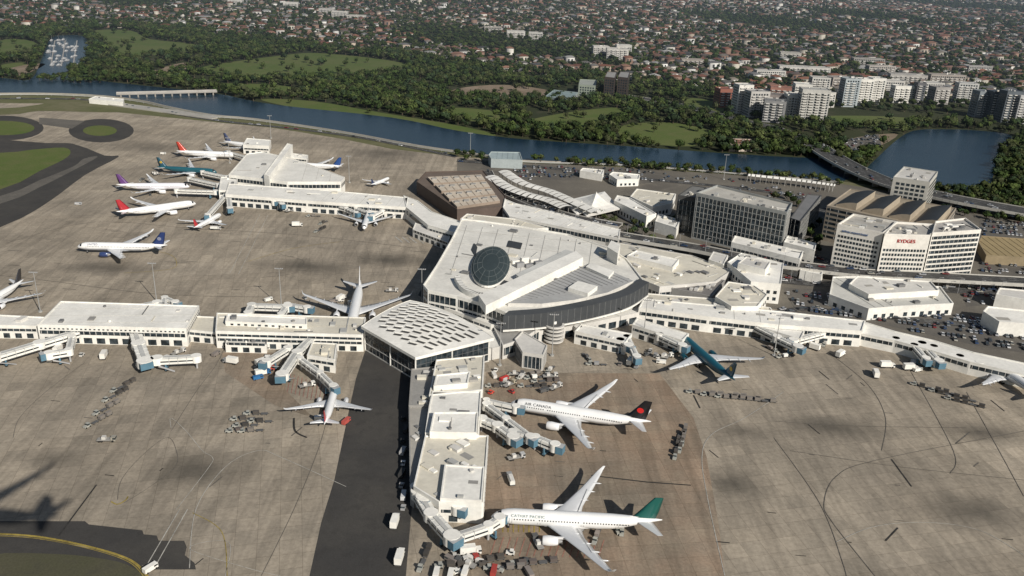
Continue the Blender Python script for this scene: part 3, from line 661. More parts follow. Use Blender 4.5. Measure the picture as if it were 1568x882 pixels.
def tug(mb,x,y,a,col):
    mb.cbox(x,y,a,3,1.6,.35,1.1,col); c,s=math.cos(a),math.sin(a); mb.cbox(x-c*.5,y-s*.5,a,1.1,1.4,1.1,1.9,DK,1); mb.cbox(x-c*.5,y-s*.5,a,1.3,1.5,1.9,2.0,col)
    for wx in (-1,1):
        for wy in (-.7,.7): mb.wheel(x+wx*c-wy*s,y+wx*s+wy*c,.4,.4,.3,a)
def carts(mb,x,y,a,n,col):
    c,s=math.cos(a),math.sin(a)
    for i in range(n):
        X_,Y_=x+c*i*3.6,y+s*i*3.6
        mb.cbox(X_,Y_,a,2.9,1.6,.5,.7,(.12,.12,.12))
        if (i*7+n)%3: mb.cbox(X_,Y_,a,2.4,1.5,.7,1.9,col); mb.cbox(X_,Y_,a,2.6,1.6,1.95,2.05,tuple(min(1,k*1.2) for k in col))
        mb.obox((X_+c*1.4,Y_+s*1.4),(X_+c*2.2,Y_+s*2.2),.15,.5,.6,DK)
        for wx in (-1,1):
            for wy in (-.6,.6): mb.wheel(X_+wx*c-wy*s,Y_+wx*s+wy*c,.35,.3,.2,a)
def one(kind,px,py,a=0,col=W1,n=4):
    mb=MB(); x,y=G(px,py,1)
    if kind=='baggage_cart_train': tug(mb,x-math.cos(a)*4,y-math.sin(a)*4,a+math.pi,(.4,.4,.36)); carts(mb,x,y,a,n,col)
    elif kind=='airport_tug': tug(mb,x,y,a,col)
    elif kind=='catering_truck': truck(mb,x,y,a,'box',col)
    elif kind=='fuel_truck': truck(mb,x,y,a,'tank',col)
    elif kind=='cargo_loader': truck(mb,x,y,a,'flat',col)
    elif kind=='van': mb.cbox(x,y,a,4.8,1.8,.5,2.1,col); mb.cbox(x+math.cos(a)*1.6,y+math.sin(a)*1.6,a,1.4,1.84,1.3,1.9,DK,1); [mb.wheel(x+u*math.cos(a)-v*math.sin(a),y+u*math.sin(a)+v*math.cos(a),.4,.38,.25,a) for u in (-1.6,1.6) for v in (-.8,.8)]
    mb.build(kind)
DC=[(.06,.055,.05),(.09,.08,.07),(.12,.1,.09),(.2,.18,.16)]
KR=random.Random(11)
for (px,py,a,n) in [(1068,600,-.1,8),(1090,604,-.1,7),(1112,607,-.1,7),(1035,692,1.3,5),(1042,682,1.3,4),(1046,672,1.3,4),(372,640,.2,2),(376,650,.2,2),(384,658,.2,2),(366,658,.2,2),(392,632,.1,2),(398,644,.1,2),(172,606,1.15,3),(158,626,1.15,3),(145,645,1.15,3),(184,592,1.15,3),(1412,590,-.5,5),(1440,600,-.5,5),(1465,612,-.5,4),(488,352,1.2,3),(495,340,1.2,2),(760,590,.1,2),(810,590,.1,3),(805,575,.6,3),(830,582,.2,3),(480,330,.2,2),(690,865,.1,4),(735,858,.3,3),(800,862,.2,4),(765,868,.1,3),(648,858,1.4,3),(590,325,.1,3)]:
    one('baggage_cart_train',px,py,a,KR.choice(DC),n)
for k,px,py,a,c in [('catering_truck',605,800,1.5,(.3,.3,.3)),('catering_truck',612,855,1.5,W1),('fuel_truck',782,735,1.8,(.3,.3,.3)),('cargo_loader',163,673,.1,(.35,.33,.28)),('van',395,578,.6,(.03,.15,.35)),('catering_truck',402,572,.6,(.03,.15,.35)),('cargo_loader',790,700,.4,(.5,.5,.5)),('fuel_truck',870,650,.2,W1),('cargo_loader',845,830,.1,W2),('catering_truck',720,845,.2,W1),('airport_tug',735,790,.1,(.5,.4,.1)),('van',668,878,1.5,W1),('van',690,880,1.5,W1),('van',712,876,1.4,W1),('van',772,580,.8,(.6,.06,.05)),('airport_tug',752,600,.9,(.6,.08,.05)),('catering_truck',408,565,.3,(.5,.08,.06)),('cargo_loader',600,445,.1,W2),('airport_tug',860,792,.2,(.6,.6,.55)),('catering_truck',965,555,1.2,W1),('van',975,560,1.2,(.3,.3,.3)),('cargo_loader',1020,545,.3,W1),('van',230,870,1,W1),('catering_truck',455,345,.2,W1),('fuel_truck',330,350,.1,W2),('van',120,312,.1,(.5,.5,.5)),('van',490,640,.2,W1),('van',530,645,1.2,(.5,.1,.08)),('cargo_loader',470,590,.5,W1),('catering_truck',640,650,1.5,W1),('van',1405,566,.4,W1),('catering_truck',520,312,.2,W1),('van',250,235,.1,W1)]:
    one(k,px,py,a,c)
for i in range(9): one('van' if i%2 else 'airport_tug',618+KR.uniform(-3,3),640+i*17,1.5+KR.uniform(-.1,.1),KR.choice([(.4,.4,.4),(.7,.7,.7),(.05,.05,.05)]))
for i in range(14): one(KR.choice(['airport_tug','van','cargo_loader','baggage_cart_train']),KR.uniform(755,860),KR.uniform(560,600),KR.uniform(0,3),KR.choice([W1,W2,(.45,.06,.05),(.1,.1,.1),(.45,.4,.3)]),2)
for i in range(12): one(KR.choice(['airport_tug','van','cargo_loader','baggage_cart_train']),KR.uniform(650,830),KR.uniform(830,878),KR.uniform(0,3),KR.choice([W1,W2,(.4,.06,.05),(.1,.1,.1),(.25,.22,.2)]),3)
for i in range(14): one(KR.choice(['airport_tug','van','catering_truck','cargo_loader']),KR.uniform(360,620),KR.uniform(306,326),KR.uniform(0,3),KR.choice([W1,W2,(.3,.3,.3)]))
for (x0,x1,y0,y1,n) in ((880,1050,530,560,10),(1160,1290,520,545,8),(320,480,520,560,8),(20,300,530,560,10),(380,560,455,478,8),(1330,1500,545,575,6),(200,330,262,300,8),(860,900,640,660,3),(860,960,800,830,4)):
    for i in range(n): one(KR.choice(['airport_tug','van','cargo_loader','baggage_cart_train','catering_truck']),KR.uniform(x0,x1),KR.uniform(y0,y1),KR.uniform(0,3),KR.choice([W1,W2,(.1,.1,.1),(.25,.22,.2),(.3,.3,.3)]),2)
def carpark(px,a,fill,dx=2.7,row=7.8,h=0,name='parked_cars'):
    P=[G(x,y,h) for x,y in px]; c,s=math.cos(a),math.sin(a); mb=MB()
    cx=sum(p[0] for p in P)/len(P);cy=sum(p[1] for p in P)/len(P)
    for j in range(-40,41):
        for i in range(-90,91):
            u=i*dx;v=j*row+(j%2)*(-2.2); x=cx+u*c-v*s;y=cy+u*s+v*c
            if KR.random()>fill: continue
            if abs(u)>260 or abs(v)>260: continue
            if inpoly(np.array([x]),np.array([y]),P)[0]:
                car(mb,x+KR.uniform(-.2,.2),y,a+math.pi/2+(math.pi if KR.random()<.5 else 0)+KR.uniform(-.04,.04),KR.choice(CARC),1.,False)
    mb.build(name)
CP=[([(1205,478),(1300,474),(1470,480),(1568,500),(1700,530),(1700,560),(1500,530),(1330,492),(1215,486)],-.25,.6),([(1198,440),(1262,444),(1290,466),(1215,470)],-.25,.5),([(1465,425),(1560,432),(1568,460),(1480,470)],-.25,.45),
([(780,252),(880,257),(895,275),(800,275)],.1,.45),([(895,256),(1000,262),(1050,275),(960,283),(900,272)],-.1,.4),([(1050,268),(1260,285),(1250,330),(1210,318),(1080,282)],-.2,.12),([(1500,338),(1600,345),(1600,365),(1500,360)],-.3,.6),([(1300,240),(1350,222),(1345,205),(1290,215)],.3,.25),([(950,318),(1000,330),(985,345),(930,330)],-.2,.5),([(1500,395),(1600,405),(1600,425),(1500,418)],-.3,.45)]
for p,a,f in CP: sheet('car_park',p,.17,M_asph2 if f!=.12 else M_pave); carpark(p,a,f)
# ---------------------------------------------------------------- landside roads
def road(px,w,z,name='road',col=(.09,.088,.085),par=True,h=.6,sm=6):
    mb=MB(); P=[G(x,y,z) for x,y in smooth(px,sm)]; strip(mb,P,w,z,col,2)
    for k in (-.25,0,.25):
        Q=[]
        for i in range(len(P)):
            d=Vector(P[min(len(P)-1,i+1)])-Vector(P[max(0,i-1)]); d.normalize(); Q.append((P[i][0]-d.y*w*k,P[i][1]+d.x*w*k))
        QQ=[]
        for a,b in zip(Q[:-1],Q[1:]):
            L=(Vector(b)-Vector(a)).length; m=max(1,int(L/6))
            for j in range(m): QQ.append((a[0]+(b[0]-a[0])*j/m,a[1]+(b[1]-a[1])*j/m))
        strip(mb,QQ,.2,z+.03,(.6,.6,.58),2,dash=True)
    if par:
        for i in range(len(P)-1):
            a=Vector(P[i]);b=Vector(P[i+1]);d=(b-a).normalized();n=Vector((-d.y,d.x))
            for sd in (-1,1):
                e=n*sd*(w/2); mb.obox(a+e,b+e,.5,z-(1.6 if z>2 else .1),z+h,(.55,.53,.48),0,None,.05)
            if z>3:
                mb.obox(a,b,w-.6,z-1.2,z-.05,(.35,.33,.3))
                if i%3==0: mb.cbox(a.x,a.y,math.atan2(d.y,d.x),1.6,w*.5,0,z-1.2,(.35,.33,.3))
    for i in range(len(P)-1):
        if KR.random()<.75:
            a=Vector(P[i]);b=Vector(P[i+1]);d=(b-a).normalized();n=Vector((-d.y,d.x)); sd=KR.choice([-.37,-.12,.12,.37]); p=a.lerp(b,KR.random())+n*w*sd
            k=len(mb.v); car(mb,p.x,p.y,math.atan2(d.y,d.x)+(math.pi if sd>0 else 0),KR.choice(CARC),1,False)
            for j in range(k,len(mb.v)): v=mb.v[j]; mb.v[j]=(v[0],v[1],v[2]+z-.1)
    return mb.build(name)
road([(778,326),(860,342),(950,360),(1060,378),(1150,396),(1240,408),(1330,418),(1450,424),(1600,432)],13,7,'elevated_road')
road([(790,336),(880,356),(960,376),(1040,392)],8,6,'elevated_road')
road([(1190,428),(1260,434),(1400,440),(1500,446),(1620,452)],12,.3,'access_road',par=False)
road([(1248,222),(1285,245),(1325,265),(1370,282),(1430,297),(1500,311),(1620,332)],24,7,'motorway_bridge')
road([(948,146),(1010,155),(1070,168),(1130,184),(1190,198),(1248,222)],20,.5,'motorway',par=True)
road([(1240,330),(1330,310),(1430,312),(1520,325),(1620,345)],14,.3,'access_road',par=False)
road([(745,262),(760,285),(800,306),(870,330),(950,345)],10,6,'elevated_road')
road([(-40,151),(120,152),(200,163),(330,184),(450,197),(560,212),(700,240)],7,.3,'perimeter_road',par=False)
road([(700,246),(850,258),(1000,275),(1150,290),(1240,305)],8,.3,'access_road',par=False)
road([(960,330),(1020,345),(1060,352),(1130,372),(1230,388),(1290,410)],10,.3,'access_road',par=False)
road([(1180,480),(1240,472),(1300,480),(1500,500),(1620,520)],6,.3,'access_road',par=False)
def rbridge():
    mb=MB(); a=Vector(G(178,143,5));b=Vector(G(332,139,5))
    mb.obox(a,b,9,3.6,5,(.35,.33,.3)); d=(b-a).normalized();n=Vector((-d.y,d.x))
    for sd in (-1,1): mb.obox(a+n*4.5*sd,b+n*4.5*sd,.4,5,6,(.45,.43,.4))
    L=(b-a).length
    for k in range(12): p=a+d*L*(k+.5)/12; mb.cbox(p.x,p.y,math.atan2(d.y,d.x),1.6,8,-.5,3.6,(.3,.28,.25))
    mb.build('river_bridge')
rbridge()
mb=MB(); P=[G(x,y,1) for x,y in [(170,158),(332,180)]]; mb.obox(P[0],P[1],16,.05,1.2,(.42,.4,.36)); mb.build('sea_wall')
mb=MB(); P=smooth([G(x,y+1,.4) for x,y in BOTB],3)
for a,b in zip(P[:-1],P[1:]): mb.obox(a,b,1.4,.0,1.1,(.4,.37,.32),0,None,.1)
mb.build('sea_wall')
mb=MB(); P=[G(x,y+4.5,.4) for x,y in smooth(BOTB,6)]
for a,b in zip(P[:-1],P[1:]): mb.obox(a,b,.12,1.2,2.4,(.4,.4,.38)); mb.cbox(a[0],a[1],0,.2,.2,0,2.6,(.4,.4,.38))
mb.build('perimeter_fence')
def canopy(path,w,z,n,col=W1):
    mb=MB(); P=[Vector(G(x,y,z)) for x,y in smooth(path,n)]
    for i in range(len(P)-1):
        a,b=P[i],P[i+1]; d=(b-a).normalized(); nn=Vector((-d.y,d.x)); a2=a+d*.5;b2=b-d*.5
        for s0,s1,h0,h1 in ((-.5,-.25,0,.9),(-.25,0,.9,1.3),(0,.25,1.3,.9),(.25,.5,.9,0)):
            mb.quad((a2+nn*w*s0).to_3d()+Vector((0,0,z+h0)),(b2+nn*w*s0).to_3d()+Vector((0,0,z+h0)),(b2+nn*w*s1).to_3d()+Vector((0,0,z+h1)),(a2+nn*w*s1).to_3d()+Vector((0,0,z+h1)),col)
        mb.obox(a-d*.3,a+d*.3,w,z-.5,z-.1,GY)
        for s in (-.4,.4): q=a+nn*w*s; mb.cbox(q.x,q.y,0,.35,.35,0,z,GY)
    mb.build('road_canopy')
canopy([(752,270),(775,285),(805,297),(840,306),(868,318)],12,10,4)
canopy([(772,262),(800,280),(840,292),(870,305),(915,325)],11,10,4)
canopy([(800,316),(850,328),(910,344)],8,9,6)
canopy([(1145,268),(1220,276),(1280,284)],7,6,9)
def tent(c,rx,ry,h,pk):
    mb=MB(); n=4; P=[G(c[0]+rx*math.cos(6.2832*i/n+.35),c[1]+ry*math.sin(6.2832*i/n+.35),h) for i in range(n)]; cc=G(c[0],c[1],h)
    for i in range(n):
        a=P[i];b=P[(i+1)%n]; pr=[]
        for k in range(6):
            t=k/5; z=h+(pk-h)*t**1.8
            pr.append(((a[0]+(cc[0]-a[0])*t,a[1]+(cc[1]-a[1])*t,z),(b[0]+(cc[0]-b[0])*t,b[1]+(cc[1]-b[1])*t,z)))
        for (p,q),(r,s) in zip(pr[:-1],pr[1:]): mb.quad(p,q,s,r,W1)
        mb.obox(a,b,.4,h-1.0,h-.02,W2); mb.cyl(a[0],a[1],.3,0,h,W2)
    mb.cyl(cc[0],cc[1],.5,0,pk+.6,W2); mb.build('tensile_tent')
tent((912,312),40,20,7,16); tent((890,318),22,10,6,11)
LB=building
LB('white_shed',[(748,238),(752,233),(796,234),(800,246),(752,244)],8,wall=(.4,.45,.45),roof=(.35,.42,.43),seams=5)
LB('low_office',[(933,268),(938,264),(980,268),(978,275),(945,276)],6,cl=4,style=[('grid',1,3,2,2)])
LB('low_office',[(888,262),(892,258),(925,261),(922,268)],6,cl=4)
LB('low_office',[(965,302),(975,290),(1035,298),(1028,312),(1000,318)],9,cl=8,style=[('grid',2,5,2,2)],roof=CR)
LB('low_office',[(940,308),(945,300),(965,304),(1005,328),(990,332)],10,cl=4,style=[('grid',2,5,2,2)])
LB('low_office',[(1003,340),(1008,328),(1042,338),(1036,350)],8,cl=6)
LB('low_office',[(1120,372),(1125,362),(1230,386),(1225,398)],12,cl=8,style=[('band',6,9,3,0)])
LB('low_office',[(1200,372),(1206,362),(1250,374),(1248,384)],13,cl=6,style=[('grid',2,5,2,2)])
OFF=[('band',1.5+3.9*i,4.8+3.9*i,3,0) for i in range(8)]
LB('glass_office_building',[(1066,298),(1098,286),(1213,314),(1205,328)],33,wall=(.34,.35,.34),roof=(.5,.48,.43),style=OFF,cl=20,par=1.5)
LB('glass_office_building',[(1038,300),(1060,285),(1098,290),(1066,304)],27,wall=(.08,.08,.08),roof=(.2,.2,.19),style=OFF[:6],cl=10)
LB('glass_office_building',[(1210,335),(1236,298),(1258,300),(1226,340)],20,wall=(.1,.1,.1),roof=(.2,.2,.2),style=OFF[:5],cl=4)
HOT=[('grid',2+3.3*i,4.0+3.3*i,2.2,1.3) for i in range(9)]
def curvedpanels(mb,pts):
    for i in range(4):
        def S(t,s):
            a=(1272+(1308-1272)*s,314+(292-314)*s);b=(1436+(1462-1436)*s,350+(322-350)*s)
            return (a[0]+(b[0]-a[0])*t,a[1]+(b[1]-a[1])*t)
        for k in range(5):
            t0=i/4+.03+k*.038;t1=t0+.038
            z0=27.2+4*math.sin(k/5*1.57);z1=27.2+4*math.sin((k+1)/5*1.57)
            a=G(*S(t0,.08),27);b=G(*S(t1,.08),27);c=G(*S(t1,.92),27);d=G(*S(t0,.92),27)
            mb.quad((*a,z0),(*b,z1),(*c,z1),(*d,z0),(.04,.045,.05))
            if k==4: mb.quad((*b,26),(*c,26),(*c,z1),(*b,z1),(.4,.34,.26))
            mb.quad((*a,26),(*b,26),(*b,z1),(*a,z0),(.45,.38,.29))
LB('hotel_car_park_building',[(1266,316),(1302,290),(1464,320),(1440,354)],26,wall=(.36,.31,.25),roof=(.34,.29,.22),style=[('band',3+3.4*i,4.8+3.4*i,6,0) for i in range(7)],extra=curvedpanels)
LB('hotel_tower',[(1368,272),(1384,256),(1436,264),(1424,280)],40,wall=(.5,.49,.45),roof=(.6,.58,.54),style=[('grid',2+3.3*i,4.0+3.3*i,2.6,1.0) for i in range(11)],cl=8)
def txt(body,size,p,xdir,col,parent):
    cu=bpy.data.curves.new('s','FONT'); cu.body=body;cu.size=size;cu.extrude=.12;cu.offset=.01
    t=link(bpy.data.objects.new('s',cu)); me=bpy.data.meshes.new_from_object(t.evaluated_get(bpy.context.evaluated_depsgraph_get())); bpy.data.objects.remove(t)
    m,nt,b=newmat('sign_paint'); b.inputs['Base Color'].default_value=(*col,1); me.materials.clear(); me.materials.append(m)
    o=link(bpy.data.objects.new('sign_lettering',me),parent); x=Vector((xdir[0],xdir[1],0)).normalized(); up=Vector((0,0,1)); n=x.cross(up)
    p=Vector(p)+n*.3; o.matrix_world=Matrix(((x.x,up.x,n.x,p.x),(x.y,up.y,n.y,p.y),(x.z,up.z,n.z,p.z),(0,0,0,1)))
WR=(.76,.73,.67)
h1=LB('hotel_building',[(1282,346),(1352,359),(1374,342),(1306,330)],31,wall=WR,style=[('grid',2+3.1*i,3.7+3.1*i,1.5,.5) for i in range(8)],cl=16,par=1.4,roof=(.45,.43,.39))
h2=LB('hotel_building',[(1354,361),(1424,363),(1432,346),(1370,342)],31,wall=WR,style=[('grid',2+3.1*i,3.7+3.1*i,1.5,.5) for i in range(7)],cl=14,par=1.4,roof=(.45,.43,.39))
h3=LB('hotel_building',[(1427,359),(1502,354),(1478,336),(1432,341)],32,wall=WR,style=[('band',2+3.3*i,4.1+3.3*i,3.4,0) for i in range(9)],cl=14,par=1.2,roof=(.42,.4,.37))
a=Vector(G(1354,361,31));b=Vector(G(1424,363,31)); p=a.lerp(b,.3); txt('RYDGES',3.3,(p.x,p.y,26.7),(b-a),(.4,.03,.03),h2)
a=Vector(G(1282,346,31));b=Vector(G(1352,359,31)); p=a.lerp(b,.12); txt('sydney airport hotel',2.0,(p.x,p.y,28),(b-a),(.04,.1,.25),h1)
LB('warehouse',[(1270,452),(1275,425),(1330,424),(1400,438),(1440,440),(1460,466),(1380,470),(1330,474)],7,seams=6,cl=12,style=[('grid',1,3.5,2.5,3)],wall=W1,roof=(.62,.61,.56))
LB('warehouse_upper',[(1300,436),(1312,424),(1425,432),(1438,446),(1330,452)],10,cl=8,roof=(.7,.68,.63))
LB('warehouse',[(1505,478),(1512,470),(1620,482),(1620,500),(1530,494)],8,cl=3,wall=W1)
LB('warehouse',[(1525,452),(1530,442),(1640,452),(1640,472)],8,cl=3,wall=W1,roof=W2)
LB('brown_shed',[(1498,372),(1503,362),(1640,372),(1640,400),(1510,392)],6,roof=(.36,.28,.15),wall=(.3,.24,.15),seams=5)
LB('low_office',[(1225,415),(1228,408),(1262,413),(1258,422)],6,cl=2)
LB('wharf_shed',[(136,152),(146,148),(190,152),(188,157)],5,cl=2)
LB('riverside_house',[(1118,222),(1122,213),(1150,214),(1152,222)],7,wall=(.55,.47,.4),roof=(.3,.15,.1),style=[('grid',2,5,2,2)],cl=4)
LB('clubhouse',[(835,148),(848,138),(885,142),(872,154)],6,wall=(.3,.36,.36),roof=(.25,.32,.32),style=[('band',2,4,3,0)])
LB('clubhouse',[(886,130),(888,122),(914,123),(912,132)],16,wall=(.3,.34,.28),roof=(.35,.37,.33),style=HOT[:4])
LB('dark_tower',[(926,118),(930,110),(945,111),(942,120)],30,wall=(.1,.08,.07),roof=GY,style=HOT[:8]); LB('dark_tower',[(946,118),(950,110),(965,111),(962,120)],30,wall=(.1,.08,.07),roof=GY,style=HOT[:8])
AP=[(1113,165,24,20,24,.2,(.35,.14,.1)),(1138,174,20,18,36,.2,W1),(1160,180,26,20,32,.2,(.6,.58,.55)),(1190,178,30,20,26,-.2,(.3,.26,.24)),(1183,188,26,20,26,-.2,(.3,.3,.3)),(1212,182,18,18,30,0,W1),(1243,188,34,24,40,-.1,(.6,.59,.55)),(1225,172,22,20,36,-.1,W1),(1268,165,20,40,20,.4,W2),(1300,164,22,18,38,.1,(.45,.5,.52)),(1322,162,20,18,36,.1,W1),(1340,160,20,18,36,.1,W1),(1382,158,30,14,24,.1,W1),(1406,160,12,14,30,0,(.15,.15,.16)),(1428,150,30,18,22,.1,W2),(1478,158,28,18,28,-.1,(.6,.6,.58)),(1504,180,22,18,34,.1,(.25,.28,.3)),(1524,183,22,18,36,.1,(.08,.1,.12)),(1545,188,24,18,40,.1,(.12,.14,.16)),(1566,190,24,18,36,.1,(.5,.5,.5)),(1232,112,90,18,10,0,W2),(1330,100,60,18,12,0,(.4,.38,.35)),(945,92,40,18,20,0,W2),(920,88,30,16,20,.1,W2),(955,84,30,16,18,.1,W2),(1210,92,40,16,14,-.1,(.5,.48,.44)),(790,58,40,18,14,.1,W2),(755,50,40,16,12,.1,(.45,.42,.38)),(820,62,30,16,16,0,W2),(520,28,40,16,16,0,W2),(500,22,40,16,14,0,(.5,.48,.45)),(445,12,40,18,14,.1,W2),(360,8,40,16,14,0,W2),(545,30,50,16,10,.1,(.5,.48,.44)),(1200,150,40,18,14,-.2,(.4,.2,.15)),(1350,112,50,16,12,.1,(.5,.46,.42)),(1390,128,60,18,14,-.1,(.5,.48,.45)),(1450,130,60,18,16,.05,(.4,.36,.32)),(1290,135,40,20,16,.3,(.45,.4,.36)),(1180,120,50,18,12,.1,W2),(1060,100,40,16,10,0,(.4,.36,.32)),(1500,112,50,16,12,.2,(.4,.39,.37)),(1255,142,28,18,22,0,W2),(1440,160,24,18,24,.2,(.4,.38,.36)),(1365,140,40,16,16,.1,W2)]
for (px,py,w,d,h,a,c) in AP:
    x,y=G(px,py); z=float(terrain(x,y))
    for _ in range(4):
        x,y=G(px,py,z); z=float(terrain(x,y))
    ca,sa=math.cos(a),math.sin(a); pts=[(x+u*ca-v*sa,y+u*sa+v*ca) for u,v in ((-w/2,0),(w/2,0),(w/2,d),(-w/2,d))]
    c=tuple(k*.85 for k in c)
    st=[('grid',2+3.2*i,4.1+3.2*i,2.4,1.2) for i in range(int((h-2)//3.2))]
    def bal(mb,p,w=w,h=h,x=x,y=y,ca=ca,sa=sa):
        for i in range(1,int(h//3.2)):
            for k in range(int(w//8)):
                u=-w/2+4+k*8; mb.cbox(x+u*ca+.9*sa,y+u*sa-.9*ca,math.atan2(sa,ca),4.5,1.6,i*3.2,i*3.2+1.0,W2)
    o=building('apartment_block',pts,h,wall=c,roof=tuple(k*.8 for k in c),style=st,cl=3,world=True,extra=bal); o.location.z=z
def mast(px,py,h=23):
    mb=MB(); x,y=G(px,py); mb.cyl(x,y,.3,0,h,(.35,.35,.34),0,8,.15); mb.cyl(x,y,1.1,0,.8,(.4,.4,.38),0,10)
    mb.obox((x-2,y),(x+2,y),.25,h-.2,h+.1,(.4,.4,.4))
    for i in range(5): mb.cbox(x-2+i,y-.3,0,.6,.4,h+.1,h+.6,(.4,.4,.4))
    mb.build('apron_light_mast')
for p in [(62,478),(240,462),(431,470),(646,470),(845,545),(415,212),(1108,275),(765,560),(352,250),(535,280),(985,520),(1185,545),(720,240)]: mast(*p)
def lamp(px,py,h=10,z=0):
    mb=MB(); x,y=G(px,py,z); mb.cyl(x,y,.14,z,z+h,(.4,.4,.4),0,6,.08); mb.obox((x,y),(x+1.8,y),.12,z+h-.1,z+h,(.4,.4,.4)); mb.cbox(x+2,y,0,.9,.35,z+h-.15,z+h+.02,(.5,.5,.5)); mb.build('street_lamp')
for i in range(12): lamp(1210+i*32,432+i*2.2); lamp(800+i*40,334+i*7.2,9,7)
# ---------------------------------------------------------------- trees
def treeproto(seed,leaf,core=True):
    r=np.random.default_rng(seed); V=[];Fc=[];C=[]
    def tri(a,b,c,s): n=len(V); V.extend([a,b,c]); Fc.append((n,n+1,n+2)); C.append(s)
    for k in range(3):
        a=2.094*k;b=2.094*(k+1); p=[(.045*math.cos(a),.045*math.sin(a),0),(.045*math.cos(b),.045*math.sin(b),0),(.02*math.cos(b),.02*math.sin(b),.5),(.02*math.cos(a),.02*math.sin(a),.5)]
        tri(p[0],p[1],p[2],-1);tri(p[0],p[2],p[3],-1)
    for (cx,cy,cz,rr) in ([(0,0,.58,.3),(r.uniform(-.2,.2),r.uniform(-.2,.2),.68,.24),(r.uniform(-.25,.25),r.uniform(-.25,.25),.5,.22)] if core else [(0,0,.55,.36)]):
        bm=bmesh.new(); bmesh.ops.create_icosphere(bm,subdivisions=1,radius=1)
        d={v:rr*r.uniform(.65,1.25) for v in bm.verts}
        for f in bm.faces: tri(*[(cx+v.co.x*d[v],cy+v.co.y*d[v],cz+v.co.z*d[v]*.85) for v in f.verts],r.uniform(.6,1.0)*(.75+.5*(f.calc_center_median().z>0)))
        bm.free()
    for k in range(leaf):
        u=r.normal(size=3); u/=np.linalg.norm(u); q=u*np.array([.46,.46,.36])*r.uniform(.75,1.08)+np.array([0,0,.6])
        e=r.normal(size=3);e/=np.linalg.norm(e); f=np.cross(e,u);f/=np.linalg.norm(f)+1e-6; e=e-u*e.dot(u)*.6; s=r.uniform(.06,.13)
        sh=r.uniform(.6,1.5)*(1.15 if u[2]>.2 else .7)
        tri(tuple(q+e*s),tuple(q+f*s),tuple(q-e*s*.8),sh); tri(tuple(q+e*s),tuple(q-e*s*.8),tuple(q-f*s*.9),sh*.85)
    return np.array(V),np.array(Fc),np.array(C)
def scatter(name,x,y,z,s,protos,base,seed=0,wide=1.0):
    r=np.random.default_rng(seed); allV=[];allF=[];allC=[];off=0; n=len(x); pid=r.integers(0,len(protos),n)
    for k,(V,Fc,C) in enumerate(protos):
        I=np.where(pid==k)[0]
        if not len(I): continue
        m=len(I); an=r.uniform(0,6.28,m); c,q=np.cos(an)[:,None],np.sin(an)[:,None]; w=s[I]*wide*r.uniform(.8,1.25,m)
        vx=(V[None,:,0]*c-V[None,:,1]*q)*w[:,None]+x[I][:,None]; vy=(V[None,:,0]*q+V[None,:,1]*c)*w[:,None]+y[I][:,None]; vz=V[None,:,2]*s[I][:,None]+z[I][:,None]
        allV.append(np.stack([vx,vy,vz],-1).reshape(-1,3)); allF.append((Fc[None]+(np.arange(m)*len(V))[:,None,None]).reshape(-1,3)+off); off+=m*len(V)
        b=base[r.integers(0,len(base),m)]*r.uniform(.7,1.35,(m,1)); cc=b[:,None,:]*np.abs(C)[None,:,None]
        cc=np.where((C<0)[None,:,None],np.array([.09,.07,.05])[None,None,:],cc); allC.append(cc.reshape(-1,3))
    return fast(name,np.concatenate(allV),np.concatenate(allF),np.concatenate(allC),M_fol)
PF=[treeproto(i,34) for i in range(5)]; PL=[treeproto(20+i,9,False) for i in range(4)]
FB=np.array([(.04,.062,.018),(.03,.048,.015),(.055,.076,.022),(.05,.058,.026),(.033,.052,.024),(.065,.08,.028)])
bx=np.array([-400,0,60,140,300,420,620,700,860,960,1100,1210,1280,1400,1568,2000]);by=np.array([46,48,50,40,50,70,88,102,116,124,148,190,182,188,196,215])
def grid(x0,x1,y0,y1,dx,dy,r,j=.45):
    a,b=np.meshgrid(np.arange(x0,x1,dx),np.arange(y0,y1,dy)); a=a.ravel()+r.uniform(-j,j,a.size)*dx; b=b.ravel()+r.uniform(-j,j,b.size)*dy; return a,b
r=np.random.default_rng(3)
x,y=grid(-1300,1500,650,2300,9.5,9.5,r); px,py=PX(x,y)
ok=(px>-80)&(px<1650)&(py>np.interp(px,bx,by)-6)&(py<300)
W_riv=inpoly(px,py,RIV)|inpoly(px,py,LAKE)
bb=sorted(BOTB); botx=np.array([p[0] for p in bb]);boty=np.array([p[1] for p in bb])
ok&=~W_riv&~((py>np.interp(px,botx,boty)-2)&(px<1300))
ok&=~((px>1255)&(py>np.interp(px,[1255,1330,1400,1568],[245,266,286,320])-2))
lawn=np.zeros(x.shape,bool)
for L in LAWNS: lawn|=inpoly(px,py,smooth(L,4,True))
for L in DIRT: lawn|=inpoly(px,py,smooth(L,3,True))
clump=np.sin(x/47+1)*np.sin(y/61)+.6*np.sin(x/19+y/23)
ok&=(~lawn)|(r.random(x.shape)<.05)
ok&=(clump>-.75)|(r.random(x.shape)<.25)
mw=np.interp(px,[948,1010,1070,1130,1190,1248],[146,155,168,184,198,222]); ok&=~((px>945)&(px<1250)&(abs(py-mw)<4))
for L in [(826,890,130,158),(922,970,118,140),(1105,1275,150,190),(1114,1156,212,228),(1290,1380,200,240),(1250,1568,140,190)]:
    ok&=~((px>L[0])&(px<L[1])&(py>L[2])&(py<L[3])&(r.random(x.shape)<.75))
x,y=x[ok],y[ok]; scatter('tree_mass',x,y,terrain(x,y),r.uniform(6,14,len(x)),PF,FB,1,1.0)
r=np.random.default_rng(9)
hx,hy=[],[]
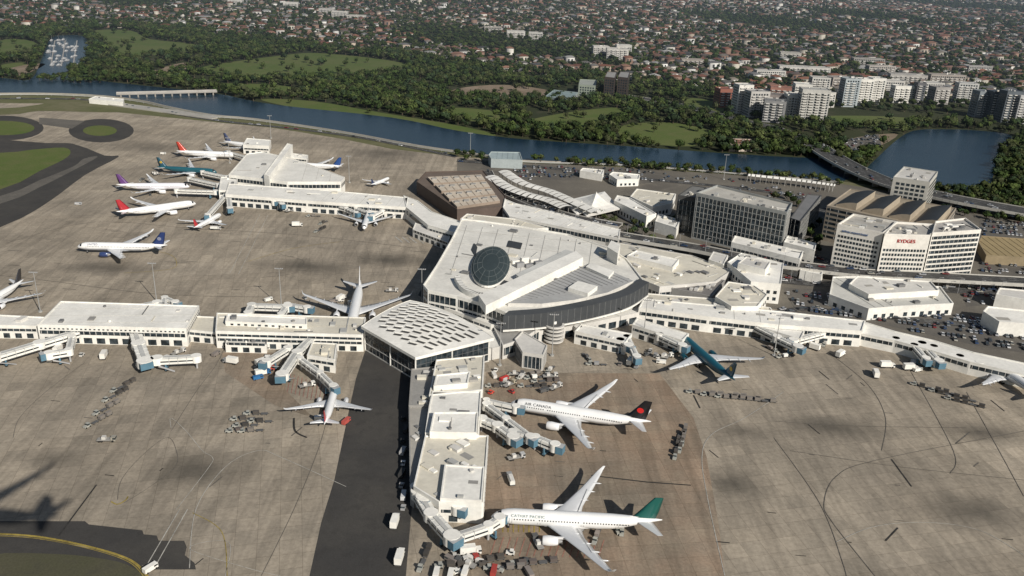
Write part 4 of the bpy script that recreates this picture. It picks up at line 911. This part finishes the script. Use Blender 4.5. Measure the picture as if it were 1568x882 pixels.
for (y0,y1,dx,dy) in ((1250,3200,19,30),(3200,5200,24,40),(5200,8500,40,70)):
    a,b=grid(-2600,5200,y0,y1,dx,dy,r,.2); hx.append(a);hy.append(b)
u=np.concatenate(hx);v=np.concatenate(hy)
an=.25; x=u*math.cos(an)-(v-2500)*math.sin(an);y=u*math.sin(an)+(v-2500)*math.cos(an)+2500
z=terrain(x,y); px,py=PX(x,y,z)
ok=(px>-60)&(px<1640)&(py>-30)&(py<np.interp(px,bx,by))&(y>1000)
ok&=~inpoly(px,py,RIV)
for L in LAWNS: ok&=~inpoly(px,py,smooth(L,4,True))
park=np.sin(x/310+2)*np.sin(y/270+1)+.5*np.sin(x/97+y/130); ok&=(park<.8)&(r.random(x.shape)<.66)
x,y,z=x[ok],y[ok],z[ok]; n=len(x); print('houses',n)
L=r.uniform(6.5,11,n)*(1+.7*(r.random(n)<.1));Wd=r.uniform(5,7.5,n);Hh=np.where(r.random(n)<.35,6.,3.4)+1*(r.random(n)<.05)*6; rot=an+np.where(r.random(n)<.5,0,math.pi/2)+r.uniform(-.15,.15,n)
pv=[(-1,-1,0,0),(1,-1,0,0),(1,1,0,0),(-1,1,0,0),(-1,-1,1,0),(1,-1,1,0),(1,1,1,0),(-1,1,1,0),(-1.1,-1.15,.98,0),(1.1,-1.15,.98,0),(1.1,1.15,.98,0),(-1.1,1.15,.98,0),(-.45,0,1,1),(.45,0,1,1),(-.6,-1.02,.3,0),(-.2,-1.02,.3,0),(-.2,-1.02,.75,0),(-.6,-1.02,.75,0),(.2,-1.02,.3,0),(.6,-1.02,.3,0),(.6,-1.02,.75,0),(.2,-1.02,.75,0)]
pf=[(0,1,5),(0,5,4),(1,2,6),(1,6,5),(2,3,7),(2,7,6),(3,0,4),(3,4,7),(8,9,13),(8,13,12),(9,10,13),(10,11,12),(10,12,13),(11,8,12),(14,15,16),(14,16,17),(18,19,20),(18,20,21)]
kind=np.array([0]*8+[1]*6+[2]*4); pv=np.array(pv);pf=np.array(pf)
lx=pv[None,:,0]*L[:,None];ly=pv[None,:,1]*Wd[:,None]; c,q=np.cos(rot)[:,None],np.sin(rot)[:,None]
vz=z[:,None]-.5+pv[None,:,2]*(Hh[:,None]+.5)+pv[None,:,3]*2.4
V=np.stack([lx*c-ly*q+x[:,None],lx*q+ly*c+y[:,None],vz],-1).reshape(-1,3)
Fc=(pf[None]+(np.arange(n)*len(pv))[:,None,None]).reshape(-1,3)
RF=np.array([(.22,.095,.062),(.27,.125,.08),(.19,.085,.06),(.29,.16,.11),(.15,.12,.105),(.18,.18,.18),(.4,.39,.37),(.08,.08,.08),(.24,.135,.1),(.15,.14,.13),(.28,.24,.2)]);WL=np.array([(.6,.56,.48),(.7,.67,.62),(.32,.21,.16),(.5,.42,.34),(.76,.75,.72),(.27,.18,.14)])
rc=RF[r.integers(0,len(RF),n)]*r.uniform(.7,1.2,(n,1));wc=WL[r.integers(0,len(WL),n)]*r.uniform(.8,1.1,(n,1))
C=np.where((kind==0)[None,:,None],wc[:,None,:],np.where((kind==1)[None,:,None],rc[:,None,:],np.array([.04,.045,.05])[None,None,:])).reshape(-1,3)
fast('distant_suburban_houses',V,Fc,C,M_house)
r=np.random.default_rng(12)
a=[];b=[]
for (y0,y1,d) in ((1200,3000,14),(3000,5000,20),(5000,9000,36)):
    p,q=grid(-2600,5200,y0,y1,d,d,r,.5); a.append(p);b.append(q)
x=np.concatenate(a);y=np.concatenate(b); z=terrain(x,y); px,py=PX(x,y,z)
ok=(px>-60)&(px<1640)&(py>-30)&(py<np.interp(px,bx,by)+3)
for L_ in LAWNS: ok&=~inpoly(px,py,smooth(L_,4,True))
ok&=~inpoly(px,py,RIV)
park=np.sin(x/310+2)*np.sin(y/270+1)+.5*np.sin(x/97+y/130)
ok&=(park>.75)|(r.random(x.shape)<.68)
x,y,z=x[ok],y[ok],z[ok]; print('subtrees',len(x))
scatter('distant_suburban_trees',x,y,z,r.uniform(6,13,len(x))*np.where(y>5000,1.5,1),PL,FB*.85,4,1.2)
def treeline(poly,d,smin,smax,name='tree_mass',seed=1):
    P=[G(a,b) for a,b in poly]; r=np.random.default_rng(seed); xs_=[p[0] for p in P];ys_=[p[1] for p in P]
    x,y=grid(min(xs_),max(xs_),min(ys_),max(ys_),d,d,r,.5); k=inpoly(x,y,P); x,y=x[k],y[k]
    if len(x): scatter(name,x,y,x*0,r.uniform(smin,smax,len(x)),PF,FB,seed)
for i,(p,d) in enumerate([([(800,246),(950,251),(1100,262),(1290,279),(1290,284),(1100,267),(900,256)],7),([(1340,284),(1500,312),(1620,330),(1620,318),(1515,292),(1400,286)],7),([(1530,225),(1620,215),(1620,318),(1515,292)],8),([(1010,345),(1050,335),(1070,352),(1035,358)],7),([(880,328),(1000,350),(1000,355),(880,335)],8),([(930,345),(1060,380),(1055,386),(930,352)],10),([(1230,350),(1260,345),(1262,392),(1235,385)],9),([(700,236),(745,243),(740,250),(690,243)],9),([(1440,318),(1600,345),(1600,352),(1440,326)],9),([(1180,300),(1240,312),(1232,322),(1180,308)],12),([(1270,400),(1500,424),(1500,428),(1270,405)],11),([(40,122),(130,112),(200,125),(120,128)],8)]):
    treeline(p,d,5,9,seed=40+i)
def boats():
    mb=MB(); r=random.Random(4)
    for i in range(40):
        t=r.random(); px=98+r.uniform(-22,26)-(1-t)*5; py=60+t*44
        if not inpoly(np.array([px]),np.array([py]),RIV)[0]: continue
        x,y=G(px,py,.5); a=r.choice([1.3,1.45,1.6])+r.uniform(-.2,.2); L=r.uniform(8,13); w=L*.16
        c,s=math.cos(a),math.sin(a); T_=lambda u,v,z:(x+u*c-v*s,y+u*s+v*c,z)
        o=[(-.5*L,-w),(.15*L,-w),(.5*L,0),(.15*L,w),(-.5*L,w)]
        vs=[T_(u*.9,v*.7,.05) for u,v in o]+[T_(u,v,1.3) for u,v in o]
        mb.add(vs,[(k,(k+1)%5,5+(k+1)%5,5+k) for k in range(5)]+[(5,6,7,8,9)],(.65,.65,.65))
        mb.cbox(x-c*.05*L,y-s*.05*L,a,L*.4,w*1.2,1.3,2.5,(.6,.6,.6)); mb.cbox(x-c*.03*L,y-s*.03*L,a,L*.3,w*1.25,1.7,2.2,DK,1)
        if i%2: mb.cyl(x,y,.1,1.3,10,(.5,.5,.5),0,5)
    for px in (84,100,118):
        a=G(px,62,.6);b=G(px-6,100,.6); mb.obox(a,b,1.8,.1,.8,(.4,.38,.35))
    mb.build('moored_boats')
boats()
# ---------------------------------------------------------------- light, sky, camera
SUNPX=(-45,802); Ld=ray(*SUNPX).normalized(); S=-Ld
su=bpy.data.lights.new('sun','SUN'); su.energy=5.0; su.angle=math.radians(.4); su.color=(1,.945,.86)
so=link(bpy.data.objects.new('sun',su)); so.rotation_euler=Ld.to_track_quat('-Z','Y').to_euler(); so.location=(0,0,500)
# the climbing airliner whose shadow crosses the apron, just above and behind the viewpoint
sh=Vector((*G(92,797),0.)); tailp=sh+S*396; hd=Vector((-1,.05,.0)).normalized(); nosep=tailp+hd*62
airliner(None,None,world=((nosep.x,nosep.y),(hd.x,hd.y,0),1.0,nosep.z),fin=(.5,.02,.02))
w=bpy.data.worlds.new('World'); bpy.context.scene.world=w; w.use_nodes=True; nt=w.node_tree
sky=nt.nodes.new('ShaderNodeTexSky'); sky.sky_type='NISHITA'; sky.sun_disc=False; sky.sun_elevation=math.asin(S.z); sky.sun_rotation=math.atan2(S.x,S.y); sky.air_density=1.2; sky.dust_density=1.2; sky.altitude=200
bg=nt.nodes['Background']; bg.inputs[1].default_value=.05; nt.links.new(sky.outputs[0],bg.inputs[0])
# airlight put in as faint emission of a thin haze box over the distant suburbs
mb=MB(); y0,y1,z0,z1,xx=900,60000,-60,700,50000
vs=[(-xx,y0,z0),(xx,y0,z0),(xx,y1,z0),(-xx,y1,z0),(-xx,y0,z1),(xx,y0,z1),(xx,y1,z1),(-xx,y1,z1)]
mb.add(vs,[(3,2,1,0),(4,5,6,7),(0,1,5,4),(1,2,6,5),(2,3,7,6),(3,0,4,7)],(1,1,1))
mh=bpy.data.materials.new('haze_glow'); mh.use_nodes=True; hn=mh.node_tree; hn.nodes.clear()
ou=hn.nodes.new('ShaderNodeOutputMaterial'); ab=hn.nodes.new('ShaderNodeVolumeAbsorption'); em=hn.nodes.new('ShaderNodeEmission'); ad=hn.nodes.new('ShaderNodeAddShader')
SG=1.0e-4
ab.inputs['Color'].default_value=(0,0,0,1); ab.inputs['Density'].default_value=SG
em.inputs['Color'].default_value=(.20,.245,.30,1); em.inputs['Strength'].default_value=SG
hn.links.new(ab.outputs[0],ad.inputs[0]); hn.links.new(em.outputs[0],ad.inputs[1]); hn.links.new(ad.outputs[0],ou.inputs['Volume'])
mb.build('atmospheric_haze',mats=[mh])
cd=bpy.data.cameras.new('camera'); cd.sensor_width=36; cd.lens=36*F/1568; cd.clip_end=90000; cd.clip_start=.5
co=link(bpy.data.objects.new('camera',cd))
co.matrix_world=Matrix(((RC.x,UC.x,-FW.x,0),(RC.y,UC.y,-FW.y,0),(RC.z,UC.z,-FW.z,CAMH),(0,0,0,1)))
sc=bpy.context.scene; sc.camera=co; sc.view_settings.view_transform='Standard'; sc.view_settings.look='None'; sc.view_settings.exposure=0
print('sun el',math.degrees(math.asin(S.z)))
